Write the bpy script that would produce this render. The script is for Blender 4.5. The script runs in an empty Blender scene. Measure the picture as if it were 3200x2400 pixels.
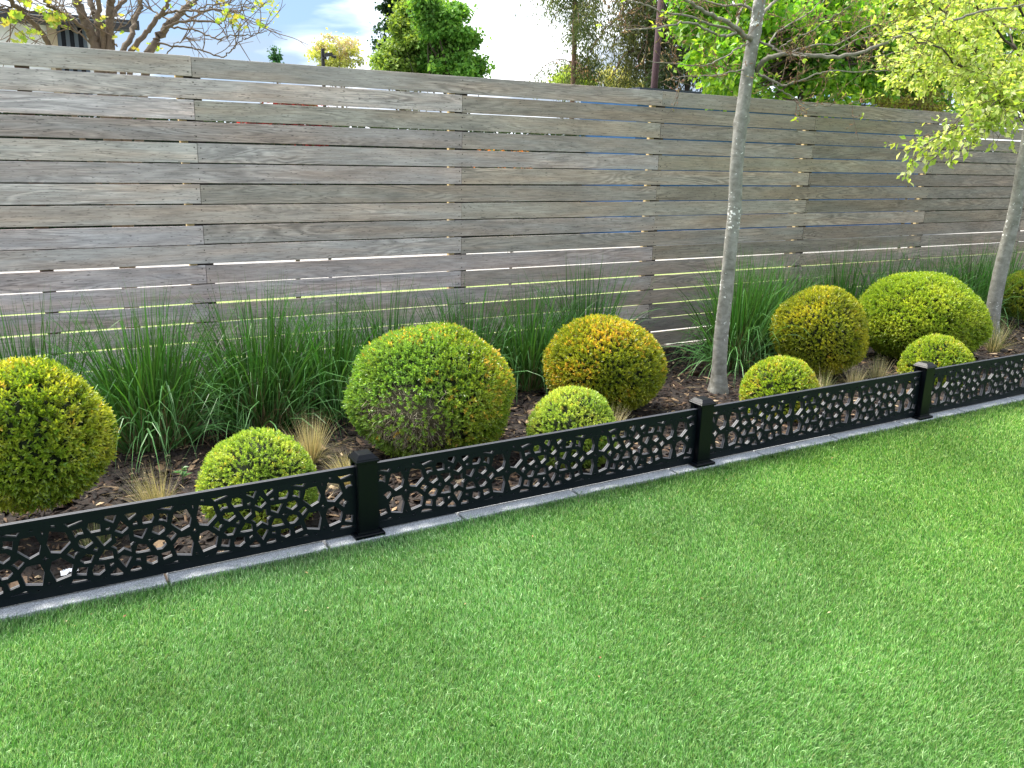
import bpy, math, random
import numpy as np
from mathutils import Vector, Matrix, noise as mnoise

RNG = np.random.default_rng(7)
random.seed(7)
scene = bpy.context.scene
COL = scene.collection
rad = math.radians

# ------------------------------------------------------------------ camera
F_PX, YAW, PITCH, ROLL, CAM_H = 2632.78, 0.5323, 0.2639, 0.0229, 1.5803


def cam_axes():
    f = np.array([math.sin(YAW) * math.cos(PITCH), math.cos(YAW) * math.cos(PITCH), -math.sin(PITCH)])
    r = np.array([math.cos(YAW), -math.sin(YAW), 0.0])
    u = np.cross(r, f)
    return r * math.cos(ROLL) + u * math.sin(ROLL), -r * math.sin(ROLL) + u * math.cos(ROLL), f


CR, CU, CF = cam_axes()
cam_data = bpy.data.cameras.new('camera')
cam_data.sensor_width = 36.0
cam_data.lens = F_PX / 3200 * 36
cam_data.clip_start = 0.05
cam_data.clip_end = 2000
cam = bpy.data.objects.new('camera', cam_data)
COL.objects.link(cam)
M = Matrix(((CR[0], CU[0], -CF[0], 0), (CR[1], CU[1], -CF[1], 0), (CR[2], CU[2], -CF[2], CAM_H), (0, 0, 0, 1)))
cam.matrix_world = M
scene.camera = cam


def at(x, y, Y):
    """world point seen at photograph pixel (x, y) on the vertical plane at distance Y"""
    d = CF + CR * (x - 1600) / F_PX - CU * (y - 1200) / F_PX
    return np.array([0, 0, CAM_H]) + d * (Y / d[1])


def project(P):
    d = np.asarray(P, float) - [0, 0, CAM_H]
    z = d @ CF
    return 1600 + F_PX * (d @ CR) / z, 1200 - F_PX * (d @ CU) / z, z


# ------------------------------------------------------------------ light
SUN_AZ = Vector((-0.42, 0.90, 0.0)).normalized()
SUN_EL = rad(57)
sun_dir = Vector((SUN_AZ.x * math.cos(SUN_EL), SUN_AZ.y * math.cos(SUN_EL), math.sin(SUN_EL)))
sd = bpy.data.lights.new('sun', 'SUN')
sd.energy = 4.2
sd.angle = rad(33.0)
sd.color = (1.0, 0.95, 0.86)
so = bpy.data.objects.new('sun', sd)
so.rotation_euler = (-sun_dir).to_track_quat('-Z', 'Y').to_euler()
so.location = (0, 0, 30)
COL.objects.link(so)

world = bpy.data.worlds.new('World')
scene.world = world
world.use_nodes = True
wt = world.node_tree
wt.nodes.clear()
wo = wt.nodes.new('ShaderNodeOutputWorld')
bg = wt.nodes.new('ShaderNodeBackground')
sky = wt.nodes.new('ShaderNodeTexSky')
sky.sky_type = 'NISHITA'
sky.sun_disc = False
sky.sun_elevation = SUN_EL
sky.sun_rotation = math.atan2(SUN_AZ.x, SUN_AZ.y)
tc = wt.nodes.new('ShaderNodeTexCoord')
mp = wt.nodes.new('ShaderNodeMapping')
mp.inputs['Scale'].default_value = (1.0, 1.0, 3.0)
mp.inputs['Location'].default_value = (3.45, 3.21, 1.1)
n1 = wt.nodes.new('ShaderNodeTexNoise')
n1.inputs['Scale'].default_value = 2.6
n1.inputs['Detail'].default_value = 7
n1.inputs['Roughness'].default_value = 0.52
n1.inputs['Distortion'].default_value = 0.4
r1 = wt.nodes.new('ShaderNodeValToRGB')
r1.color_ramp.elements[0].position = 0.40
r1.color_ramp.elements[0].color = (0, 0, 0, 1)
r1.color_ramp.elements[1].position = 0.55
r1.color_ramp.elements[1].color = (1, 1, 1, 1)
n2 = wt.nodes.new('ShaderNodeTexNoise')
n2.inputs['Scale'].default_value = 4.4
n2.inputs['Detail'].default_value = 5
r2 = wt.nodes.new('ShaderNodeValToRGB')
r2.color_ramp.elements[0].position = 0.40
r2.color_ramp.elements[0].color = (2.0, 2.3, 2.75, 1)
r2.color_ramp.elements[1].position = 0.60
r2.color_ramp.elements[1].color = (10.8, 11.0, 11.2, 1)
mx = wt.nodes.new('ShaderNodeMix')
mx.data_type = 'RGBA'
L = wt.links
L.new(tc.outputs['Generated'], mp.inputs['Vector'])
L.new(mp.outputs['Vector'], n1.inputs['Vector'])
L.new(mp.outputs['Vector'], n2.inputs['Vector'])
L.new(n1.outputs['Fac'], r1.inputs['Fac'])
L.new(n2.outputs['Fac'], r2.inputs['Fac'])
L.new(r1.outputs['Color'], mx.inputs[0])
# pale blue: thin high haze over the clear sky
hz = wt.nodes.new('ShaderNodeMix')
hz.data_type = 'RGBA'
hz.inputs[0].default_value = 0.88
hz.inputs[7].default_value = (1.18, 1.88, 2.95, 1)
L.new(sky.outputs['Color'], hz.inputs[6])
L.new(hz.outputs[2], mx.inputs[6])
L.new(r2.outputs['Color'], mx.inputs[7])
L.new(mx.outputs[2], bg.inputs['Color'])
bg.inputs['Strength'].default_value = 0.11
L.new(bg.outputs[0], wo.inputs[0])

scene.view_settings.view_transform = 'Standard'
scene.view_settings.look = 'None'
scene.view_settings.exposure = 1.6
scene.view_settings.gamma = 1.0
scene.view_settings.use_curve_mapping = False
scene.cycles.max_bounces = 7
scene.cycles.transparent_max_bounces = 6


# ------------------------------------------------------------------ helpers
def tag(o, label=None, cat=None, group=None, kind=None):
    if label: o['label'] = label
    if cat: o['category'] = cat
    if group: o['group'] = group
    if kind: o['kind'] = kind
    return o


def empty(name, loc=(0, 0, 0), label=None, cat=None, group=None, kind=None):
    o = bpy.data.objects.new(name, None)
    o.empty_display_size = 0.1
    o.location = loc
    COL.objects.link(o)
    return tag(o, label, cat, group, kind)


def link(name, me, parent=None, loc=None):
    o = bpy.data.objects.new(name, me)
    COL.objects.link(o)
    if parent is not None:
        o.parent = parent
        o.location = -parent.location if loc is None else loc
    elif loc is not None:
        o.location = loc
    return o


def mesh_np(name, V, faces, mat, tone=None, smooth=False):
    """V (n,3); faces: list of int arrays (m,k); tone (n,3) linear colour per vertex"""
    me = bpy.data.meshes.new(name)
    V = np.asarray(V, np.float32)
    faces = [np.asarray(f, np.int32) for f in faces if len(f)]
    me.vertices.add(len(V))
    me.vertices.foreach_set('co', V.ravel())
    nl = sum(f.size for f in faces)
    npoly = sum(len(f) for f in faces)
    me.loops.add(nl)
    me.polygons.add(npoly)
    me.loops.foreach_set('vertex_index', np.concatenate([f.ravel() for f in faces]))
    tot = np.concatenate([np.full(len(f), f.shape[1], np.int32) for f in faces])
    st = np.concatenate([[0], np.cumsum(tot)[:-1]]).astype(np.int32)
    me.polygons.foreach_set('loop_start', st)
    me.update(calc_edges=True)
    me.polygons.foreach_set('use_smooth', np.full(npoly, bool(smooth)))
    if tone is not None:
        a = me.attributes.new('tone', 'FLOAT_COLOR', 'POINT')
        c = np.ones((len(V), 4), np.float32)
        c[:, :3] = np.clip(tone, 0.001, 1)
        a.data.foreach_set('color', c.ravel())
    if mat is not None:
        me.materials.append(mat)
    me.validate()
    return me


def unit(a):
    return a / np.maximum(np.linalg.norm(a, axis=-1, keepdims=True), 1e-9)


class Soup:
    """collects vertices, faces and tones, ends as ONE mesh"""
    def __init__(s):
        s.V, s.T, s.Fs, s.n = [], [], [], 0

    def add(s, V, faces, tone):
        V = np.asarray(V, float).reshape(-1, 3)
        tone = np.broadcast_to(np.asarray(tone, float), (len(V), 3))
        for f in faces:
            s.Fs.append(np.asarray(f, int) + s.n)
        s.V.append(V)
        s.T.append(tone)
        s.n += len(V)

    def mesh(s, name, mat, smooth=False):
        by = {}
        for f in s.Fs:
            by.setdefault(f.shape[1], []).append(f)
        return mesh_np(name, np.concatenate(s.V), [np.concatenate(v) for v in by.values()], mat, np.concatenate(s.T), smooth)

    def box(s, c, h, tone=(.5, .5, .5), R=None):
        sg = np.array([[-1, -1, -1], [1, -1, -1], [1, 1, -1], [-1, 1, -1], [-1, -1, 1], [1, -1, 1], [1, 1, 1], [-1, 1, 1]], float)
        v = sg * np.asarray(h)
        if R is not None:
            v = v @ np.asarray(R).T
        s.add(v + np.asarray(c), [np.array([[0, 3, 2, 1], [4, 5, 6, 7], [0, 1, 5, 4], [1, 2, 6, 5], [2, 3, 7, 6], [3, 0, 4, 7]])], tone)

    def tube(s, pts, rads, n=7, tone=(.5, .5, .5), wob=0.0, cap=True):
        pts = np.asarray(pts, float)
        rads = np.asarray(rads, float)
        t = unit(np.gradient(pts, axis=0))
        ref = np.array([0.31, 0.11, 0.94]) if abs(t[0][2]) < .9 else np.array([1.0, 0.1, 0.05])
        a = unit(np.cross(t, ref))
        b = np.cross(t, a)
        ang = np.arange(n) * 2 * math.pi / n
        rr = rads[:, None] * (1 + wob * RNG.normal(size=(len(pts), n)))
        V = pts[:, None] + rr[..., None] * (np.cos(ang)[None, :, None] * a[:, None] + np.sin(ang)[None, :, None] * b[:, None])
        m = len(pts)
        i = np.arange(m - 1)[:, None] * n
        j = np.arange(n)[None]
        q = np.stack([i + j, i + (j + 1) % n, i + n + (j + 1) % n, i + n + j], -1).reshape(-1, 4)
        s.add(V.reshape(-1, 3), [q], tone)
        if cap:
            s.Fs.append((np.arange(n)[None] + (m - 1) * n + s.n - m * n))


def leaves(soup, P, D, N, Ln, Wd, tone, fold=0.25, droop=0.0):
    """rhombic folded leaves: 4 verts, 2 triangles each"""
    P = np.asarray(P); n = len(P)
    D = unit(D)
    S = unit(np.cross(D, N))
    U = np.cross(S, D)
    Ln = np.broadcast_to(np.asarray(Ln, float), (n,))[:, None]
    Wd = np.broadcast_to(np.asarray(Wd, float), (n,))[:, None]
    mid = P + D * Ln * .48 + U * Wd * fold
    tip = P + D * Ln - U * Ln * droop
    V = np.stack([P, mid + S * Wd * .5, tip, mid - S * Wd * .5], 1)
    k = np.arange(n)[:, None] * 4
    f = np.concatenate([k + [[0, 1, 2]], k + [[0, 2, 3]]], 0)
    T = np.repeat(np.asarray(tone, float).reshape(n, 1, 3), 4, 1)
    soup.add(V.reshape(-1, 3), [f], T.reshape(-1, 3))


def ribbons(soup, P, D, Ln, Wd, tone_base, tone_tip, nseg=4, grav=0.6, side=None, power=1.6, kink=None):
    """tapered blades bending over; P,D (n,3)"""
    n = len(P)
    D = unit(D)
    Ln = np.broadcast_to(Ln, (n,)); Wd = np.broadcast_to(Wd, (n,)); grav = np.broadcast_to(grav, (n,))
    if side is None:
        a = RNG.uniform(0, 2 * math.pi, n)
        side = np.stack([np.cos(a), np.sin(a), np.zeros(n)], 1)
    side = unit(side - D * (side * D).sum(1, keepdims=True))
    pts = [P]; p = P.copy()
    for k in range(nseg):
        s = (k + .5) / nseg
        d = D.copy()
        d[:, 2] -= grav * s ** power * 2.0
        d = unit(d)
        p = p + d * (Ln / nseg)[:, None]
        pts.append(p)
    rows = nseg * 2 + 1
    V = np.zeros((n, rows, 3)); T = np.zeros((n, rows, 3))
    for k in range(nseg):
        s = k / nseg
        w = Wd * (0.62 + 0.38 * math.sin(math.pi * min(1, s * 1.4 + .1))) * (1 - s ** 3)
        V[:, 2 * k] = pts[k] - side * w[:, None] / 2
        V[:, 2 * k + 1] = pts[k] + side * w[:, None] / 2
        t = tone_base * (1 - s) + tone_tip * s
        T[:, 2 * k] = t; T[:, 2 * k + 1] = t
    V[:, -1] = pts[-1]; T[:, -1] = tone_tip
    b = np.arange(n)[:, None] * rows
    quads = [b + [[2 * k, 2 * k + 1, 2 * k + 3, 2 * k + 2]] for k in range(nseg - 1)]
    tri = b + [[2 * nseg - 2, 2 * nseg - 1, 2 * nseg]]
    fs = [tri]
    if quads: fs.append(np.concatenate(quads))
    soup.add(V.reshape(-1, 3), fs, T.reshape(-1, 3))


def smooth_path(ctrl, sub=4, jit=0.0):
    c = np.asarray(ctrl, float)
    if len(c) < 3:
        t = np.linspace(0, 1, sub + 1)[:, None]
        out = c[0] * (1 - t) + c[-1] * t
    else:
        cc = np.vstack([2 * c[0] - c[1], c, 2 * c[-1] - c[-2]])
        out = []
        for i in range(1, len(cc) - 2):
            for t in np.linspace(0, 1, sub, endpoint=False):
                out.append(.5 * ((2 * cc[i]) + (cc[i + 1] - cc[i - 1]) * t + (2 * cc[i - 1] - 5 * cc[i] + 4 * cc[i + 1] - cc[i + 2]) * t * t + (3 * cc[i] - cc[i - 1] - 3 * cc[i + 1] + cc[i + 2]) * t ** 3))
        out.append(cc[-2])
        out = np.array(out)
    if jit:
        out[1:-1] += RNG.normal(size=out[1:-1].shape) * jit
    return out


def rnd(n, a, b):
    return RNG.uniform(a, b, n)


def sphere_dirs(n):
    v = RNG.normal(size=(n, 3))
    return unit(v)


def vnoise(P, scale, seed=0.0):
    """cheap smooth noise on points: sum of random sines"""
    r = np.random.default_rng(int(seed * 1000) + 5)
    out = np.zeros(len(P))
    for k in range(6):
        w = unit(r.normal(size=3)) * scale * (0.6 + 1.2 * r.random())
        out += np.sin(P @ w + r.uniform(0, 6.28))
    return out / 6 * 1.6


# ------------------------------------------------------------------ materials
def new_mat(name):
    m = bpy.data.materials.new(name)
    m.use_nodes = True
    nt = m.node_tree
    b = nt.nodes['Principled BSDF']
    return m, nt, b


def nd(nt, typ, **kw):
    n = nt.nodes.new(typ)
    for k, v in kw.items():
        if k in n.inputs:
            n.inputs[k].default_value = v
        else:
            setattr(n, k, v)
    return n


def foliage_mat(name, rough=0.5, trans=0.35, spec=0.4, boost=1.5, noise_amt=0.0):
    m, nt, b = new_mat(name)
    a = nd(nt, 'ShaderNodeAttribute', attribute_name='tone')
    nt.links.new(a.outputs['Color'], b.inputs['Base Color'])
    b.inputs['Roughness'].default_value = rough
    b.inputs['Specular IOR Level'].default_value = spec
    tr = nd(nt, 'ShaderNodeBsdfTranslucent')
    mul = nd(nt, 'ShaderNodeMix', data_type='RGBA', blend_type='MULTIPLY')
    mul.inputs[0].default_value = 1.0
    mul.inputs[7].default_value = (boost * 1.05, boost, boost * .45, 1)
    nt.links.new(a.outputs['Color'], mul.inputs[6])
    nt.links.new(mul.outputs[2], tr.inputs['Color'])
    mix = nd(nt, 'ShaderNodeMixShader')
    mix.inputs[0].default_value = trans
    out = nt.nodes['Material Output']
    nt.links.new(b.outputs[0], mix.inputs[1])
    nt.links.new(tr.outputs[0], mix.inputs[2])
    nt.links.new(mix.outputs[0], out.inputs['Surface'])
    return m


def tone_mat(name, rough=0.8, spec=0.3, bump=0.0, bscale=60, vary=0.0, vscale=(20, 20, 20)):
    m, nt, b = new_mat(name)
    a = nd(nt, 'ShaderNodeAttribute', attribute_name='tone')
    b.inputs['Roughness'].default_value = rough
    b.inputs['Specular IOR Level'].default_value = spec
    tcn = nd(nt, 'ShaderNodeTexCoord')
    src = a.outputs['Color']
    if vary:
        mpn = nd(nt, 'ShaderNodeMapping', Scale=vscale)
        nz = nd(nt, 'ShaderNodeTexNoise', Scale=1.0, Detail=6.0, Roughness=0.65)
        nt.links.new(tcn.outputs['Object'], mpn.inputs['Vector'])
        nt.links.new(mpn.outputs[0], nz.inputs['Vector'])
        mr = nd(nt, 'ShaderNodeMapRange')
        mr.inputs['From Min'].default_value = .3; mr.inputs['From Max'].default_value = .7
        mr.inputs['To Min'].default_value = 1 - vary; mr.inputs['To Max'].default_value = 1 + vary
        nt.links.new(nz.outputs['Fac'], mr.inputs['Value'])
        ml = nd(nt, 'ShaderNodeVectorMath', operation='MULTIPLY')
        nt.links.new(a.outputs['Color'], ml.inputs[0]); nt.links.new(mr.outputs[0], ml.inputs[1])
        src = ml.outputs[0]
    nt.links.new(src, b.inputs['Base Color'])
    if bump:
        nb = nd(nt, 'ShaderNodeTexNoise', Scale=float(bscale), Detail=5.0)
        nt.links.new(tcn.outputs['Object'], nb.inputs['Vector'])
        bp = nd(nt, 'ShaderNodeBump', Strength=bump, Distance=0.01)
        nt.links.new(nb.outputs['Fac'], bp.inputs['Height'])
        nt.links.new(bp.outputs[0], b.inputs['Normal'])
    return m


M_TURF = foliage_mat('turf_blades', rough=0.42, trans=0.30, spec=0.45, boost=1.3)
M_BOX = foliage_mat('box_leaves', rough=0.28, trans=0.38, spec=0.5, boost=1.5)
M_GRASS = foliage_mat('long_grass', rough=0.42, trans=0.28, spec=0.45, boost=1.3)
M_STRAW = foliage_mat('dry_straw', rough=0.6, trans=0.25, spec=0.3, boost=1.1)
M_LEAF = foliage_mat('tree_leaves', rough=0.45, trans=0.48, spec=0.4, boost=1.75)
M_FAR = foliage_mat('distant_leaves', rough=0.6, trans=0.4, spec=0.25, boost=1.5)
M_TWIG = tone_mat('twig_bark', rough=0.85, vary=0.25, vscale=(30, 30, 30))
M_PAINT = tone_mat('house_surfaces', rough=0.8, vary=0.05, vscale=(3, 3, 3))
M_CHIP = tone_mat('bark_chips', rough=0.75, spec=0.25, vary=0.35, vscale=(90, 90, 90))


def mat_bark():
    m, nt, b = new_mat('smooth_grey_bark')
    tcn = nd(nt, 'ShaderNodeTexCoord')
    mp1 = nd(nt, 'ShaderNodeMapping', Scale=(15, 15, 20))
    nz = nd(nt, 'ShaderNodeTexNoise', Scale=1.0, Detail=8.0, Roughness=0.65, Distortion=0.4)
    cr = nd(nt, 'ShaderNodeValToRGB')
    cr.color_ramp.elements[0].position = .3; cr.color_ramp.elements[0].color = (.115, .110, .088, 1)
    cr.color_ramp.elements[1].position = .72; cr.color_ramp.elements[1].color = (.31, .305, .28, 1)
    # pale lichen flecks
    mp2 = nd(nt, 'ShaderNodeMapping', Scale=(34, 34, 46))
    vz = nd(nt, 'ShaderNodeTexNoise', Scale=1.0, Detail=3.0, Roughness=.6)
    mp3 = nd(nt, 'ShaderNodeMapping', Scale=(5, 5, 3))
    v3 = nd(nt, 'ShaderNodeTexNoise', Scale=1.0, Detail=2.0)
    add = nd(nt, 'ShaderNodeMath', operation='MULTIPLY_ADD')
    add.inputs[1].default_value = .45
    cl = nd(nt, 'ShaderNodeValToRGB')
    cl.color_ramp.elements[0].position = .885; cl.color_ramp.elements[1].position = .92
    mix = nd(nt, 'ShaderNodeMix', data_type='RGBA')
    mix.inputs[7].default_value = (.78, .79, .76, 1)
    bp = nd(nt, 'ShaderNodeBump', Strength=.5, Distance=.01)
    lk = nt.links.new
    for q in (mp1, mp2, mp3): lk(tcn.outputs['Object'], q.inputs['Vector'])
    lk(mp1.outputs[0], nz.inputs['Vector']); lk(nz.outputs['Fac'], cr.inputs['Fac'])
    lk(mp2.outputs[0], vz.inputs['Vector']); lk(mp3.outputs[0], v3.inputs['Vector'])
    lk(v3.outputs['Fac'], add.inputs[0]); lk(vz.outputs['Fac'], add.inputs[2]); lk(add.outputs[0], cl.inputs['Fac'])
    lk(cl.outputs['Color'], mix.inputs[0]); lk(cr.outputs['Color'], mix.inputs[6]); lk(mix.outputs[2], b.inputs['Base Color'])
    lk(nz.outputs['Fac'], bp.inputs['Height']); lk(bp.outputs[0], b.inputs['Normal'])
    b.inputs['Roughness'].default_value = .75
    return m


def mat_board():
    m, nt, b = new_mat('weathered_hardwood')
    lk = nt.links.new
    tcn = nd(nt, 'ShaderNodeTexCoord')
    oi = nd(nt, 'ShaderNodeObjectInfo')
    off = nd(nt, 'ShaderNodeVectorMath', operation='SCALE')
    off.inputs[0].default_value = (37.0, 11.0, 53.0)
    lk(oi.outputs['Random'], off.inputs['Scale'])
    add = nd(nt, 'ShaderNodeVectorMath', operation='ADD')
    lk(tcn.outputs['Object'], add.inputs[0]); lk(off.outputs[0], add.inputs[1])
    # fine grain
    mg = nd(nt, 'ShaderNodeMapping', Scale=(7, 40, 120))
    ng = nd(nt, 'ShaderNodeTexNoise', Scale=1.0, Detail=7.0, Roughness=.7)
    lk(add.outputs[0], mg.inputs['Vector']); lk(mg.outputs[0], ng.inputs['Vector'])
    # broad cathedral figure: bands bent by low-frequency noise
    mw = nd(nt, 'ShaderNodeMapping', Scale=(.55, .5, 5.5))
    nw = nd(nt, 'ShaderNodeTexNoise', Scale=1.6, Detail=2.0, Roughness=.5, Distortion=.9)
    lk(add.outputs[0], mw.inputs['Vector']); lk(mw.outputs[0], nw.inputs['Vector'])
    sn = nd(nt, 'ShaderNodeMath', operation='MULTIPLY'); sn.inputs[1].default_value = 75.0
    ss = nd(nt, 'ShaderNodeMath', operation='SINE')
    lk(nw.outputs['Fac'], sn.inputs[0]); lk(sn.outputs[0], ss.inputs[0])
    # patchy strength of the figure
    mpq = nd(nt, 'ShaderNodeMapping', Scale=(1.3, 1, 4))
    np_ = nd(nt, 'ShaderNodeTexNoise', Scale=1.0, Detail=3.0)
    lk(add.outputs[0], mpq.inputs['Vector']); lk(mpq.outputs[0], np_.inputs['Vector'])
    pr = nd(nt, 'ShaderNodeMapRange'); pr.inputs['From Min'].default_value = .42; pr.inputs['From Max'].default_value = .66
    lk(np_.outputs['Fac'], pr.inputs['Value'])
    fs = nd(nt, 'ShaderNodeMath', operation='MULTIPLY'); lk(ss.outputs[0], fs.inputs[0]); lk(pr.outputs[0], fs.inputs[1])
    # value = 1 + grain + figure
    g1 = nd(nt, 'ShaderNodeMapRange'); g1.inputs['From Min'].default_value = .25; g1.inputs['From Max'].default_value = .75
    g1.inputs['To Min'].default_value = .58; g1.inputs['To Max'].default_value = 1.42
    lk(ng.outputs['Fac'], g1.inputs['Value'])
    f1 = nd(nt, 'ShaderNodeMath', operation='MULTIPLY_ADD'); f1.inputs[1].default_value = .27; f1.inputs[2].default_value = 1.0
    lk(fs.outputs[0], f1.inputs[0])
    # silvering blotches and stain
    mb = nd(nt, 'ShaderNodeMapping', Scale=(2.2, 2, 9))
    nb = nd(nt, 'ShaderNodeTexNoise', Scale=1.0, Detail=5.0, Roughness=.6)
    lk(add.outputs[0], mb.inputs['Vector']); lk(mb.outputs[0], nb.inputs['Vector'])
    b1 = nd(nt, 'ShaderNodeMapRange'); b1.inputs['From Min'].default_value = .3; b1.inputs['From Max'].default_value = .7
    b1.inputs['To Min'].default_value = .80; b1.inputs['To Max'].default_value = 1.22
    lk(nb.outputs['Fac'], b1.inputs['Value'])
    # short dark pores
    mk = nd(nt, 'ShaderNodeMapping', Scale=(26, 20, 170))
    nk = nd(nt, 'ShaderNodeTexNoise', Scale=1.0, Detail=1.0)
    lk(add.outputs[0], mk.inputs['Vector']); lk(mk.outputs[0], nk.inputs['Vector'])
    k1 = nd(nt, 'ShaderNodeMapRange'); k1.inputs['From Min'].default_value = .66; k1.inputs['From Max'].default_value = .72
    k1.inputs['To Min'].default_value = 1.0; k1.inputs['To Max'].default_value = .42
    lk(nk.outputs['Fac'], k1.inputs['Value'])
    # per-board shade
    ps = nd(nt, 'ShaderNodeMapRange'); ps.inputs['To Min'].default_value = .84; ps.inputs['To Max'].default_value = 1.16
    lk(oi.outputs['Random'], ps.inputs['Value'])
    prod = g1.outputs[0]
    for q in (f1, b1, k1, ps):
        mm = nd(nt, 'ShaderNodeMath', operation='MULTIPLY')
        lk(prod, mm.inputs[0]); lk(q.outputs[0], mm.inputs[1]); prod = mm.outputs[0]
    vm = nd(nt, 'ShaderNodeVectorMath', operation='SCALE')
    lk(oi.outputs['Color'], vm.inputs[0]); lk(prod, vm.inputs['Scale'])
    # warm/grey drift
    mixc = nd(nt, 'ShaderNodeMix', data_type='RGBA', blend_type='MULTIPLY')
    mixc.inputs[7].default_value = (1.07, .94, .85, 1)
    w1 = nd(nt, 'ShaderNodeMapRange'); w1.inputs['From Min'].default_value = .4; w1.inputs['From Max'].default_value = .68
    mv = nd(nt, 'ShaderNodeMapping', Scale=(1.1, 3, 13), Location=(9, 3, 1))
    nv = nd(nt, 'ShaderNodeTexNoise', Scale=1.0, Detail=4.0)
    lk(add.outputs[0], mv.inputs['Vector']); lk(mv.outputs[0], nv.inputs['Vector']); lk(nv.outputs['Fac'], w1.inputs['Value'])
    lk(w1.outputs[0], mixc.inputs[0]); lk(vm.outputs[0], mixc.inputs[6])
    lk(mixc.outputs[2], b.inputs['Base Color'])
    bp = nd(nt, 'ShaderNodeBump', Strength=.35, Distance=.004)
    lk(ng.outputs['Fac'], bp.inputs['Height']); lk(bp.outputs[0], b.inputs['Normal'])
    b.inputs['Roughness'].default_value = .72
    b.inputs['Specular IOR Level'].default_value = .3
    return m


def mat_black():
    m, nt, b = new_mat('black_woodgrain_composite')
    lk = nt.links.new
    tcn = nd(nt, 'ShaderNodeTexCoord')
    mg = nd(nt, 'ShaderNodeMapping', Scale=(4, 40, 220))
    ng = nd(nt, 'ShaderNodeTexNoise', Scale=1.0, Detail=3.0)
    lk(tcn.outputs['Object'], mg.inputs['Vector']); lk(mg.outputs[0], ng.inputs['Vector'])
    cr = nd(nt, 'ShaderNodeValToRGB')
    cr.color_ramp.elements[0].color = (.0022, .0042, .0058, 1); cr.color_ramp.elements[1].color = (.0055, .0088, .0115, 1)
    lk(ng.outputs['Fac'], cr.inputs['Fac']); lk(cr.outputs[0], b.inputs['Base Color'])
    bp = nd(nt, 'ShaderNodeBump', Strength=.3, Distance=.002)
    lk(ng.outputs['Fac'], bp.inputs['Height']); lk(bp.outputs[0], b.inputs['Normal'])
    b.inputs['Roughness'].default_value = .42
    b.inputs['Specular IOR Level'].default_value = .12
    return m


def mat_edge_sheen():
    m, nt, b = new_mat('board_edge_sky_sheen')
    b.inputs['Base Color'].default_value = (.036, .039, .050, 1)  # grey of the cut edges: grazing sky reflection painted into the colour
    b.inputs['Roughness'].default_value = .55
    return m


def mat_post():
    m, nt, b = new_mat('black_powder_coat')
    b.inputs['Base Color'].default_value = (.0018, .0026, .0045, 1)
    b.inputs['Specular IOR Level'].default_value = .18
    b.inputs['Roughness'].default_value = .3
    nz = nd(nt, 'ShaderNodeTexNoise', Scale=420.0, Detail=2.0)
    bp = nd(nt, 'ShaderNodeBump', Strength=.08, Distance=.002)
    nt.links.new(nz.outputs['Fac'], bp.inputs['Height']); nt.links.new(bp.outputs[0], b.inputs['Normal'])
    return m


def mat_granite():
    m, nt, b = new_mat('speckled_granite')
    lk = nt.links.new
    tcn = nd(nt, 'ShaderNodeTexCoord')
    n1_ = nd(nt, 'ShaderNodeTexNoise', Scale=230.0, Detail=4.0, Roughness=.8)
    n2_ = nd(nt, 'ShaderNodeTexNoise', Scale=9.0, Detail=4.0)
    lk(tcn.outputs['Object'], n1_.inputs['Vector']); lk(tcn.outputs['Object'], n2_.inputs['Vector'])
    cr = nd(nt, 'ShaderNodeValToRGB')
    e = cr.color_ramp.elements
    e[0].position = .34; e[0].color = (.14, .145, .155, 1); e[1].position = .62; e[1].color = (.68, .70, .73, 1)
    x = e.new(.48); x.color = (.30, .315, .335, 1)
    mr = nd(nt, 'ShaderNodeMapRange'); mr.inputs['To Min'].default_value = .8; mr.inputs['To Max'].default_value = 1.2
    vm = nd(nt, 'ShaderNodeVectorMath', operation='SCALE')
    lk(n1_.outputs['Fac'], cr.inputs['Fac']); lk(n2_.outputs['Fac'], mr.inputs['Value'])
    lk(cr.outputs[0], vm.inputs[0]); lk(mr.outputs[0], vm.inputs['Scale']); lk(vm.outputs[0], b.inputs['Base Color'])
    b.inputs['Roughness'].default_value = .6
    return m


def mat_ground(name, c0, c1, scale=20.0, bump=.3, rough=.9):
    m, nt, b = new_mat(name)
    lk = nt.links.new
    tcn = nd(nt, 'ShaderNodeTexCoord')
    nz = nd(nt, 'ShaderNodeTexNoise', Scale=scale, Detail=8.0, Roughness=.7)
    cr = nd(nt, 'ShaderNodeValToRGB')
    cr.color_ramp.elements[0].position = .35; cr.color_ramp.elements[0].color = (*c0, 1)
    cr.color_ramp.elements[1].position = .65; cr.color_ramp.elements[1].color = (*c1, 1)
    lk(tcn.outputs['Object'], nz.inputs['Vector']); lk(nz.outputs['Fac'], cr.inputs['Fac']); lk(cr.outputs[0], b.inputs['Base Color'])
    bp = nd(nt, 'ShaderNodeBump', Strength=bump, Distance=.02)
    lk(nz.outputs['Fac'], bp.inputs['Height']); lk(bp.outputs[0], b.inputs['Normal'])
    b.inputs['Roughness'].default_value = rough
    return m


M_EDGESHEEN = mat_edge_sheen()
M_BARK, M_BOARD, M_BLACK, M_POST, M_GRANITE = mat_bark(), mat_board(), mat_black(), mat_post(), mat_granite()
M_MULCH = mat_ground('dark_mulch', (.007, .005, .004), (.035, .022, .016), 45.0, .8)
M_TURFBASE = mat_ground('turf_backing', (.035, .10, .018), (.07, .17, .03), 60.0, .5)
M_FIELD = mat_ground('far_ground', (.05, .08, .02), (.09, .12, .04), .5)
M_GRAVEL = mat_ground('pale_gravel', (.26, .25, .235), (.46, .44, .42), 24.0, .5)
M_BACKLAWN = mat_ground('back_lawn_grass', (.15, .21, .05), (.27, .32, .10), 30.0)

# ------------------------------------------------------------------ ground
X0, X1 = -3.2, 16.0
Y_WALL = 5.924


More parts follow.
